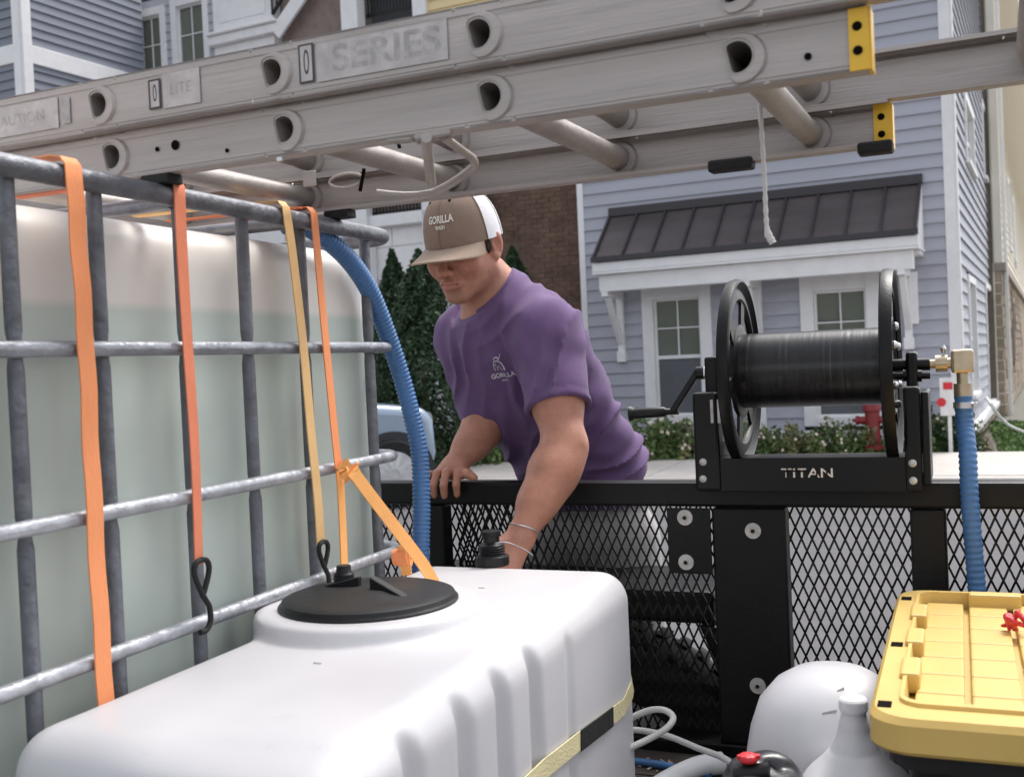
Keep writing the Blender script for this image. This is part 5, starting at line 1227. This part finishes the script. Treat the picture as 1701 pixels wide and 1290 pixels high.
# --- neck
b.cone(nb-chu*.02, HP(0, -.022, -.06), .061, .055, .03); b.cone(upc+chl*.05, HP(.03,-.04,-.08), .046, .03, .05); b.cone(upc-chl*.05, HP(-.03,-.04,-.08), .046, .03, .05)
b.cone(HP(.045,-.02,-.055), nb+chf*.05+chl*.01, .013, .012, .02)   # sternomastoid
# --- head
H = lambda c, r, k=.012, mode='u', M=HM: b.ell(HP(*c), r, M, k, mode)
H((0,-.018,.030), (.076,.088,.082)); H((0,.025,-.025), (.063,.067,.088), .03)
for s_ in (-1, 1):
    b.cone(HP(s_*.056,.002,-.050), HP(s_*.014,.070,-.092), .020, .0165, .022)
    H((s_*.041,.058,-.022), (.026,.028,.03), .02)                 # cheek
    H((s_*.031,.090,.006), (.0185,.014,.013), .014, 's')           # eye socket
    H((s_*.031,.073,.003), (.0135,.0135,.0125), .003)              # closed lid over the eyeball
    b.cone(HP(s_*.044,.074,.014), HP(s_*.012,.088,.013), .009, .009, .012)
    H((s_*.013,.101,-.036), (.009,.011,.008), .006)
    H((s_*.006,.1085,-.0425), (.0032,.006,.003), .002, 's')
    # ear: rim, bowl, lobe
    ec = HP(s_*.080,-.008,-.004); eo = (hl*s_*.82+hf*.50).normalized(); ea = hu-hf*.18; ea.normalize(); eb = eo.cross(ea).normalized(); ec = ec+eo*.004
    ec = ec-eo*.006; b.ell(ec, (.0085,.019,.033), [eo, eb, ea], .006)
    b.ell(ec+eo*.007+hf*.001, (.006,.0105,.020), [eo, eb, ea], .004, 's'); b.ell(ec-ea*.026+hf*.004, (.006,.009,.009), [eo, eb, ea], .006)
    b.ell(ec+hf*.013-ea*.004, (.006,.005,.008), [eo, eb, ea], .004)
H((0,.076,-.096), (.021,.015,.014), .018)                          # chin
b.cone(HP(0,.088,.008), HP(0,.114,-.026), .0085, .0105, .01); H((0,.1165,-.031), (.0125,.0105,.0095), .008)
H((0,.090,-.062), (.029,.014,.018), .012)                          # mouth mound
H((0,.103,-.0565), (.0205,.0065,.0048), .004); H((0,.1015,-.0685), (.0185,.0078,.0062), .004)
b.cone(HP(-.023,.096,-.0635), HP(.023,.096,-.0635), .0016, .0016, .003, 's'); b.cone(HP(-.0215,.0985,-.0628), HP(0,.110,-.0625), .0015, .0018, .003, 's'); b.cone(HP(.0215,.0985,-.0628), HP(0,.110,-.0625), .0015, .0018, .003, 's')
b.cone(HP(0,.108,-.043), HP(0,.108,-.050), .0025, .003, .004, 's')
H((0,.098,-.083), (.02,.006,.006), .01, 's')                       # dent under the lip
for s_ in (-1, 1): b.cone(HP(s_*.019,.098,-.034), HP(s_*.032,.078,-.060), .002, .002, .006, 's')
# --- right hand, gripping the rail top with the fingers over it
hd = (wrR-elR).normalized()
kn = on(741, 783, 'y', RY-.012); kn.z = RT_+.020
palm = wrR.lerp(kn, .5)
b.cone(wrR, palm+Vector((.006,0,.0)), .026, .030, .02, flat=(Z, .75)); 
rx = Vector((1,0,0))
for i in range(4):
    k0 = kn+rx*(.036-.0215*i)+Vector((0, .004*abs(i-1.2), -.002*abs(i-1))); r_ = (.0098,.0102,.0098,.0086)[i]; ln = (.92,1.0,.95,.78)[i]
    b.cone(wrR+rx*(.012-.010*i)*.9, k0, .016, .0115, .012)
    f1 = k0+Vector((-.004*(i-1), -.030*ln, .004)); f2 = f1+Vector((-.003*(i-1), -.017*ln, -.028*ln)); f3 = f2+Vector((0, .002, -.024*ln))
    b.cone(k0, f1, r_+.0012, r_, .004); b.cone(f1, f2, r_, r_*.92, .003); b.cone(f2, f3, r_*.92, r_*.78, .003)
t0 = wrR+rx*.012+Vector((0,-.012,-.004)); t1 = on(768, 778, 'y', RY-.018); t1.z = RT_+.022; t2 = t1+Vector((.020,-.012,-.002)); t3 = t2+Vector((.018,-.006,-.008))
b.cone(wrR+rx*.008, t1, .019, .0135, .012); b.cone(t1, t2, .0130, .0115, .005); b.cone(t2, t3, .0115, .0085, .004)
# --- left hand, reaching down behind the white tank, half closed
ha = (wrL-elL).normalized(); hs = ha.cross(cf_).normalized(); hn = hs.cross(ha)
kc = wrL+ha*.085
b.cone(wrL, kc, .026, .034, .02, flat=(hn, .55))
for i in range(4):
    k0 = kc+hs*(.030-.020*i); ln = (.9,1,.94,.75)[i]; d1 = (ha*.8+hn*.45).normalized(); d2 = (ha*.35+hn*.9).normalized()
    b.cone(k0, k0+d1*.040*ln, .0098, .009, .004); b.cone(k0+d1*.040*ln, k0+d1*.040*ln+d2*.026*ln, .009, .0085, .003); b.cone(k0+d1*.040*ln+d2*.026*ln, k0+d1*.036*ln+d2*.045*ln, .0085, .007, .003)
b.cone(wrL+ha*.02+hs*.02, wrL+ha*.05+hs*.045+hn*.012, .017, .013, .01); b.cone(wrL+ha*.05+hs*.045+hn*.012, wrL+ha*.085+hs*.05+hn*.03, .0125, .009, .004)
body = b.build('body', M_['skin'], man, relax=1)
V, F = ob_data[body.name]
# skin colouring: base, reddish cheeks / lips / ears / knuckles, stubble on the jaw, brows
loc = (V-A3(HC)) @ np.stack([A3(hl), A3(hf), A3(hu)], 1)
col = np.tile([.47,.215,.142], (len(V), 1)).astype(np.float32)
nzv = np.array([noise.noise(Vector(p)*14) for p in V[::1]]) if len(V) < 400000 else 0
col *= (1+.10*nzv)[:, None]
onhead = (np.abs(loc[:,0]) < .11) & (np.abs(loc[:,1]) < .14) & (loc[:,2] > -.135) & (loc[:,2] < .15)
def mixc(w, c):
    global col
    w = np.clip(w, 0, 1)[:, None]; col = col*(1-w)+np.array(c)*w
gs = lambda c, s: np.exp(-(((loc-np.array(c))/np.array(s))**2).sum(1))*onhead
for s_ in (-1, 1): mixc(.45*gs((s_*.045,.075,-.025), (.025,.03,.022)), (.52,.17,.12)); mixc(.4*gs((s_*.088,-.008,0), (.02,.03,.035)), (.5,.16,.12)); mixc(.75*gs((s_*.028,.094,.026), (.020,.02,.0055)), (.07,.035,.02)); mixc(.5*gs((s_*.031,.088,.0), (.016,.02,.004)), (.12,.05,.035))
mixc(.4*gs((0,.118,-.03), (.014,.02,.014)), (.52,.17,.12))
mixc(.75*gs((0,.105,-.0625), (.023,.014,.0095)), (.42,.13,.12))
st_ = (gs((0,.07,-.098), (.07,.06,.030))+.8*gs((.055,.02,-.075), (.03,.05,.03))+.8*gs((-.055,.02,-.075), (.03,.05,.03))+.8*gs((0,.1,-.048), (.03,.02,.008)))*(1-gs((0,.105,-.0625), (.028,.03,.011)))
mixc(.38*st_, (.16,.095,.07))
tint(body, col)
# --- hair: short brown hair under the cap, over the nape and in front of the ear
hv = Vol(axis((hx-.13, hx+.13, .003)), axis((hy-.15, hy+.15, .003)), axis((hz-.12, hz+.14, .003)))
hv.ell(HP(0,-.017,.024), (.0800,.0965,.084), HM, 0); hv.cone(HP(0,-.075,-.02), HP(0,-.07,-.07), .05, .036, .02)
for s_ in (-1, 1): hv.cone(HP(s_*.074,.012,.03), HP(s_*.072,.013,-.012), .009, .005, .008)
cutp = HP(0,.02,.02); cn = (hf*1.0-hu*.28).normalized()
def facecut(X, Y, Z_):
    P_ = np.stack([X-HC.x, Y-HC.y, Z_-HC.z], -1); l, f, u = P_ @ A3(hl), P_ @ A3(hf), P_ @ A3(hu)
    return -np.maximum(f-.018-np.clip(-.0+u, -.1, .02)*.6, -(u+.055+np.clip(-f, 0, .1)*.35))
q = np.meshgrid(*hv.ax, indexing='ij'); P_ = np.stack([q[0]-HC.x, q[1]-HC.y, q[2]-HC.z], -1); l_, f_, u_ = P_ @ A3(hl), P_ @ A3(hf), P_ @ A3(hu)
side = ((np.abs(l_)-.079)) # keep the sideburns
keep = np.maximum(f_-(.016), -(u_+.03-np.clip(-f_-.02, 0, .1)*-.55))
earh = .0*f_
hv.D = np.maximum(hv.D, np.minimum(keep, np.where((np.abs(f_-.013) < .009) & (u_ > -.022), -.001, .02))).astype(np.float32)
hv.D += (.0016*np.sin(l_*420+u_*90)*np.sin(f_*380)).astype(np.float32)
hair = hv.build('hair', M_['hair'], man, relax=0)
# ------------------------------------------------------------------ shirt
gx2 = axis((x0, x1, .0042)); gy2 = axis((y0+.0, y1, .0042)); gz2 = axis((RT_-.10, hz-.02, .0042))
s = Vol(gx2, gy2, gz2)
s.ell(che, (.174,.122,.185), CM, .05); s.ell(upc-chu*.015, (.128,.096,.09), CM, .06); s.ell(bel, (.168,.120,.17), CM, .07)
s.ell(wai+pl_*.02, (.170,.130,.13), PM, .06); s.ell(pel+pu*.02, (.178,.135,.13), PM, .05)
s.cone(pel, pel-pu*.06, .13, .125, .04, flat=(pf, .8)); 
s.cone(upc+chu*.01, nb+chu*.010, .080, .062, .05)                       # collar
slv = []
for sh, el, k_ in ((shL, elL, .66), (shR, elR, .72)):
    ax = (el-sh).normalized(); L = (el-sh).length; e_ = sh+ax*L*k_
    s.cone(upc+chu*.0, sh-chu*.004, .078, .074, .05); s.ell(sh, (.076,.076,.076), None, .03); s.cone(sh, e_+ax*.03, .079, .074, .035); slv.append((e_, ax, sh))
# trapezius slope
s.cone(nb-chu*.022-chf*.02, shL+chu*.008, .042, .052, .05); s.cone(nb-chu*.015-chf*.03, shR+chu*.012, .044, .05, .05)
# folds: ridges and valleys as thin capsules
def fold(a, c, r=.010, d='s', k=.014): s.cone(a, c, r, r*.6, k, d)
def onsh(px, py, dd): return W(px, py, dd)
q = np.meshgrid(*s.ax, indexing='ij'); PX = np.stack([q[0]-CAM.x, q[1]-CAM.y, q[2]-CAM.z], -1).astype(np.float32)
ZD = PX @ A3(FW).astype(np.float32); SX_ = PX @ A3(RT).astype(np.float32)/ZD*FPX+CX; SY_ = CY-(PX @ A3(UP).astype(np.float32))/ZD*FPX
# cloth folds live on the figure: coordinates along the torso and the sleeve, not the lens
tc_ = np.stack([q[0]-che.x, q[1]-che.y, q[2]-che.z], -1); tl, tf, tu = tc_ @ A3(chl), tc_ @ A3(chf), tc_ @ A3(chu)
del PX, tc_
def foldfield(u0, v0, ang, wl, amp, su, sv):
    u = (tl-u0)*math.cos(ang)+(tu-v0)*math.sin(ang); v = -(tl-u0)*math.sin(ang)+(tu-v0)*math.cos(ang)
    return -amp*1.15*(1-1.9*np.abs(np.sin(math.pi*v/wl+.9*np.sin(u*17+v*13)+.5*np.sin(u*37+2)))**.8)*(.7+.5*np.sin(v*37+u*23))*np.exp(-(u/su)**2-(v/sv)**2)
dd = foldfield(-.10, .03, 1.35, .052, .0045, .14, .08)+foldfield(.06, .04, 1.75, .060, .0042, .13, .07)+foldfield(.17, .02, 1.2, .045, .0045, .12, .06)
dd += foldfield(.12, -.21, .5, .062, .0045, .13, .09)+foldfield(.15, -.33, -.1, .046, .005, .12, .05)+foldfield(-.05, -.22, 1.0, .07, .0045, .13, .09)+foldfield(0, -.10, 1.5, .08, .003, .2, .12)
dd += foldfield(.02, .12, .5, .045, .003, .10, .05)
dd *= 1.8
dd += .0018*np.sin(tl*61+tu*23)*np.sin(tu*47-tf*39)+.0011*np.sin(tl*150+6*np.sin(tu*17))*np.clip(.5+tu*2,0,1)
s.D += dd.astype(np.float32); del dd
def subcut(mask_fn): s.D = np.maximum(s.D, mask_fn)
for e_, ax, sh in slv:      # sleeve ends, restricted to each arm
    along = (q[0]-e_.x)*ax.x+(q[1]-e_.y)*ax.y+(q[2]-e_.z)*ax.z; rad = np.sqrt(np.maximum((q[0]-e_.x)**2+(q[1]-e_.y)**2+(q[2]-e_.z)**2-along**2, 0))
    if sh is shR: continue
    reg_ = (rad < (.105 if sh is shL else .088)) & (along < .12) & (along > -.03)
    hem = .006*np.sin(rad*0+(q[0]-e_.x)*40)
    s.D = np.where(reg_ & (along > 0), np.maximum(s.D, along), s.D)
    inn = np.maximum(rad-.0605, -(along+.022)); s.D = np.where(reg_, np.maximum(s.D, -inn), s.D)
    seam = np.abs(along+.020) < .0022; s.D = np.where(reg_ & seam & (rad > .06), s.D+.0012, s.D)
# hem, neck opening
hemp = pel-pu*.025; al = (q[0]-hemp.x)*pu.x+(q[1]-hemp.y)*pu.y+(q[2]-hemp.z)*pu.z+.006*np.sin(tl*50)
far_ = (q[2] < hemp.z+.1)
armm = np.zeros_like(al, bool)
s.D = np.where(far_, np.maximum(s.D, -al), s.D)
nn = (HP(0,-.02,-.06)-nb).normalized(); nc = nb+nn*.022+chf*.006
an_ = (q[0]-nc.x)*nn.x+(q[1]-nc.y)*nn.y+(q[2]-nc.z)*nn.z; 
tiltn = (nn*1.0+chf*.12).normalized(); an2 = (q[0]-nc.x)*tiltn.x+(q[1]-nc.y)*tiltn.y+(q[2]-nc.z)*tiltn.z
rn = np.sqrt(np.maximum((q[0]-nc.x)**2+(q[1]-nc.y)**2+(q[2]-nc.z)**2-an_**2, 0))
s.D = np.where((rn < .13) & (an2 > -.02), np.maximum(s.D, an2), s.D)
s.D = np.where(rn < .070, np.maximum(s.D, -(np.maximum(rn-.0615, -(an2+.055)))), s.D)
s.D = s.D.astype(np.float32)
del q, tl, tf, tu, ZD, SX_, SY_, al, an_, an2, rn, along, rad
shirt = s.build('shirt', M_['shirt'], man, relax=1)
# collar rib
mb = MB(); pts = []
e1 = chl; e2 = tiltn.cross(e1).normalized(); e1 = e2.cross(tiltn).normalized()
sb_ = BVHTree.FromPolygons([Vector(v_) for v_ in ob_data[shirt.name][0].tolist()], ob_data[shirt.name][1].tolist())
for k in range(48):
    t_ = k*2*math.pi/48; o_ = nc+e1*math.cos(t_)*.0650+e2*math.sin(t_)*.0650+tiltn*.05; hh_ = sb_.ray_cast(o_, -tiltn, .13); pts.append((hh_[0] if hh_[0] else o_-tiltn*.06))
for _ in range(4): pts = [(pts[i-1]+pts[i]*2+pts[(i+1) % len(pts)])/4 for i in range(len(pts))]
mb.tube(pts, .0055, 8, closed=True); mb.build('collar', M_['shirt'], man, smooth=80)
# shorts
v = Vol(axis((x0, x1, .009)), axis((y0+.2, y1, .009)), axis((.42, RT_+.06, .009)))
v.ell(pel, (.166,.122,.14), PM, .04)
for h_, k_ in ((hipL,knL),(hipR,knR)): v.cone(h_, k_.lerp(h_, .08), .1, .082, .03)
v.cut((0,0,.47), (0,0,-1)); v.build('shorts', M_['shorts'], man, relax=1)
for a_ in (anL, anR):
    v = Vol(axis((a_.x-.12, a_.x+.1, .006)), axis((a_.y-.26, a_.y+.1, .006)), axis((-.004, .16, .006)))
    v.cone((a_.x, a_.y+.02, .045), (a_.x-.02, a_.y-.15, .035), .045, .04, .02); v.cone(a_, a_+Vector((0,0,.03)), .05, .046, .02); v.rbox((a_.x-.06, a_.y-.2, .0), (a_.x+.045, a_.y+.06, .026), .012, .01)
    v.build('shoe', M_['leather'], man)
# bracelet
mb = MB(); bc = wrL.lerp(elL, .08); bpts = [bc+hs*math.cos(k*.2618)*.0315+hn*math.sin(k*.2618)*.028+ha*.004*math.sin(k*.5) for k in range(24)]; mb.tube(bpts, .0015, 8, closed=True); mb.build('bracelet', M_['steel'], man, smooth=80)
# ------------------------------------------------------------------ cap
cc_ = (0, -.008, .046)
def capP(a, h, off=0):    # a: angle from the front, h: 0 rim .. 1 top
    front = .5+.5*math.cos(a)
    rw, rd = .0855+off, .1060+off; H_ = .108+.014*front
    t_ = h*math.pi/2; ex = .62+.0*front
    cs, sn = math.cos(t_)**ex, math.sin(t_)**.92
    l = rw*math.sin(a)*cs; f = rd*math.cos(a)*cs-.010*h*front; u = -.012-.006*math.cos(a)+ (H_+off)*sn+ .0*front
    # rim lies lower at the back
    u += (.010*front-.014*(1-front))*(1-h)
    return HP(cc_[0]+l, cc_[1]+f, cc_[2]-.018+u)
def capsheet(a0, a1, name, m, par, na=40, nh=20, off=0.):
    mb = MB()
    for layer in (0, -.0022):
        k = len(mb.v)
        for i in range(nh+1):
            for j in range(na+1): mb.v.append(capP(a0+(a1-a0)*j/na, min(i/nh, .9995), off+layer))
        for i in range(nh):
            for j in range(na): mb.f.append((k+i*(na+1)+j, k+i*(na+1)+j+1, k+(i+1)*(na+1)+j+1, k+(i+1)*(na+1)+j))
    return mb.build(name, m, par, smooth=60)
cap = None
SP = R(72)
cap = capsheet(-SP, SP, 'cap', M_['cap_brown'], man)
ORG[cap.name] = org(man)
capsheet(SP, 2*math.pi-SP, 'cap_mesh_back', M_['cap_mesh'], cap)
# seams over the crown
for a_ in (0, SP, -SP, R(110), R(180), R(250)):
    mb = MB(); mb.tube([capP(a_, min(k/16, .999), .0008) for k in range(17)], .0012, 6); mb.build('seam', M_['cap_brown' if abs(a_) <= SP else 'cap_mesh'], cap, smooth=80)
mb = MB(); bt_ = capP(0, .9995, .002); mb.lathe([(0,-.003),(.008,-.002),(.007,.002),(0,.004)], bt_, hu, 16); mb.build('button', M_['cap_brown'], cap, smooth=60)
for a_ in (R(22), R(-38)):
    p = capP(a_, .64, .001); n_ = (p-HP(0,-.01,.04)).normalized(); mb = MB(); mb.lathe([(0,.0005),(.0028,.0008),(.0034,-.0005),(0,-.001)], p, n_, 12); mb.build('eyelet', M_['hole_dark'], cap)
# brim
mb = MB(); NB, NR = 30, 10; BA = R(64)
def brimP(j, i, th=0):
    a_ = -BA+2*BA*j/NB; base = capP(a_, 0, .001); s_ = i/NR; w_ = math.cos(a_/BA*math.pi/2)**.45 if abs(a_) < BA-1e-6 else 0
    d_ = (hf*1.0+hl*math.sin(a_)*.28).normalized(); ext = .078*w_*s_
    lat = math.sin(a_); return base+d_*ext-hu*(.017*lat*lat*s_*1.1+.010*s_+ .0005)+hu*th
for th in (0, -.0032):
    k = len(mb.v)
    for i in range(NR+1):
        for j in range(NB+1): mb.v.append(brimP(j, i, th))
    for i in range(NR):
        for j in range(NB): mb.f.append((k+i*(NB+1)+j, k+i*(NB+1)+j+1, k+(i+1)*(NB+1)+j+1, k+(i+1)*(NB+1)+j))
o_ = (NR+1)*(NB+1)
for j in range(NB): a_ = NR*(NB+1)+j; mb.f.append((a_, a_+1, a_+1+o_, a_+o_))
mb.build('brim', M_['cap_brim'], cap, smooth=60)
# prints
def capdecal(txt, size, h0, a0, bold=.0004):
    me = text_mesh(txt, size, bold); bm = bmesh.new(); bm.from_mesh(me); bmesh.ops.triangulate(bm, faces=bm.faces); bmesh.ops.subdivide_edges(bm, edges=bm.edges[:], cuts=1)
    for v_ in bm.verts: v_.co = capP(a0+v_.co.x/.1*-1*(-1), h0+v_.co.y/.135, .0024)-org(cap)
    bm.to_mesh(me); bm.free(); return link('cap_print', me, M_['cream_letters'], cap)
capdecal('GORILLA', .019, .34, R(4), .0006); capdecal('WASH', .0095, .235, R(4), .0003)
pc = W(829, 632, 2.47); ex_ = (chl*.98-chu*.04)
decal('chest_print', text_mesh('GORILLA', .0155, .0005), pc, ex_, chu, shirt, M_['print_white'], shirt)
decal('chest_print', text_mesh('WASH', .007, .0002), pc-chu*.014, ex_, chu, shirt, M_['print_white'], shirt)
# small abstract seated-ape emblem above the lettering, thin strokes
mb = MB()
def stroke(pts, w):
    pts = [Vector((a_, b_, 0)) for a_, b_ in pts]
    for a_, b_ in zip(pts, pts[1:]):
        d_ = (b_-a_).normalized(); nn_ = Vector((-d_.y, d_.x, 0))*w/2; mb.add([a_-nn_, b_-nn_, b_+nn_, a_+nn_], [(0,1,2,3)])
for pts, w in ((((-.014,-.016),(-.013,-.002),(-.006,.008),(.004,.011),(.010,.004),(.013,-.006),(.014,-.016)), .0022), (((-.004,.010),(-.001,.018),(.006,.018),(.007,.011)), .0022), (((-.006,-.016),(-.004,-.006),(.004,-.005),(.006,-.016)), .002), (((.008,.012),(.014,.022)), .0016), (((-.010,-.004),(-.003,.002)), .0016)): stroke(pts, w)
me = mb.mesh('emblem'); decal('chest_print', me, pc+chu*.030, ex_, chu, shirt, M_['print_white'], shirt)
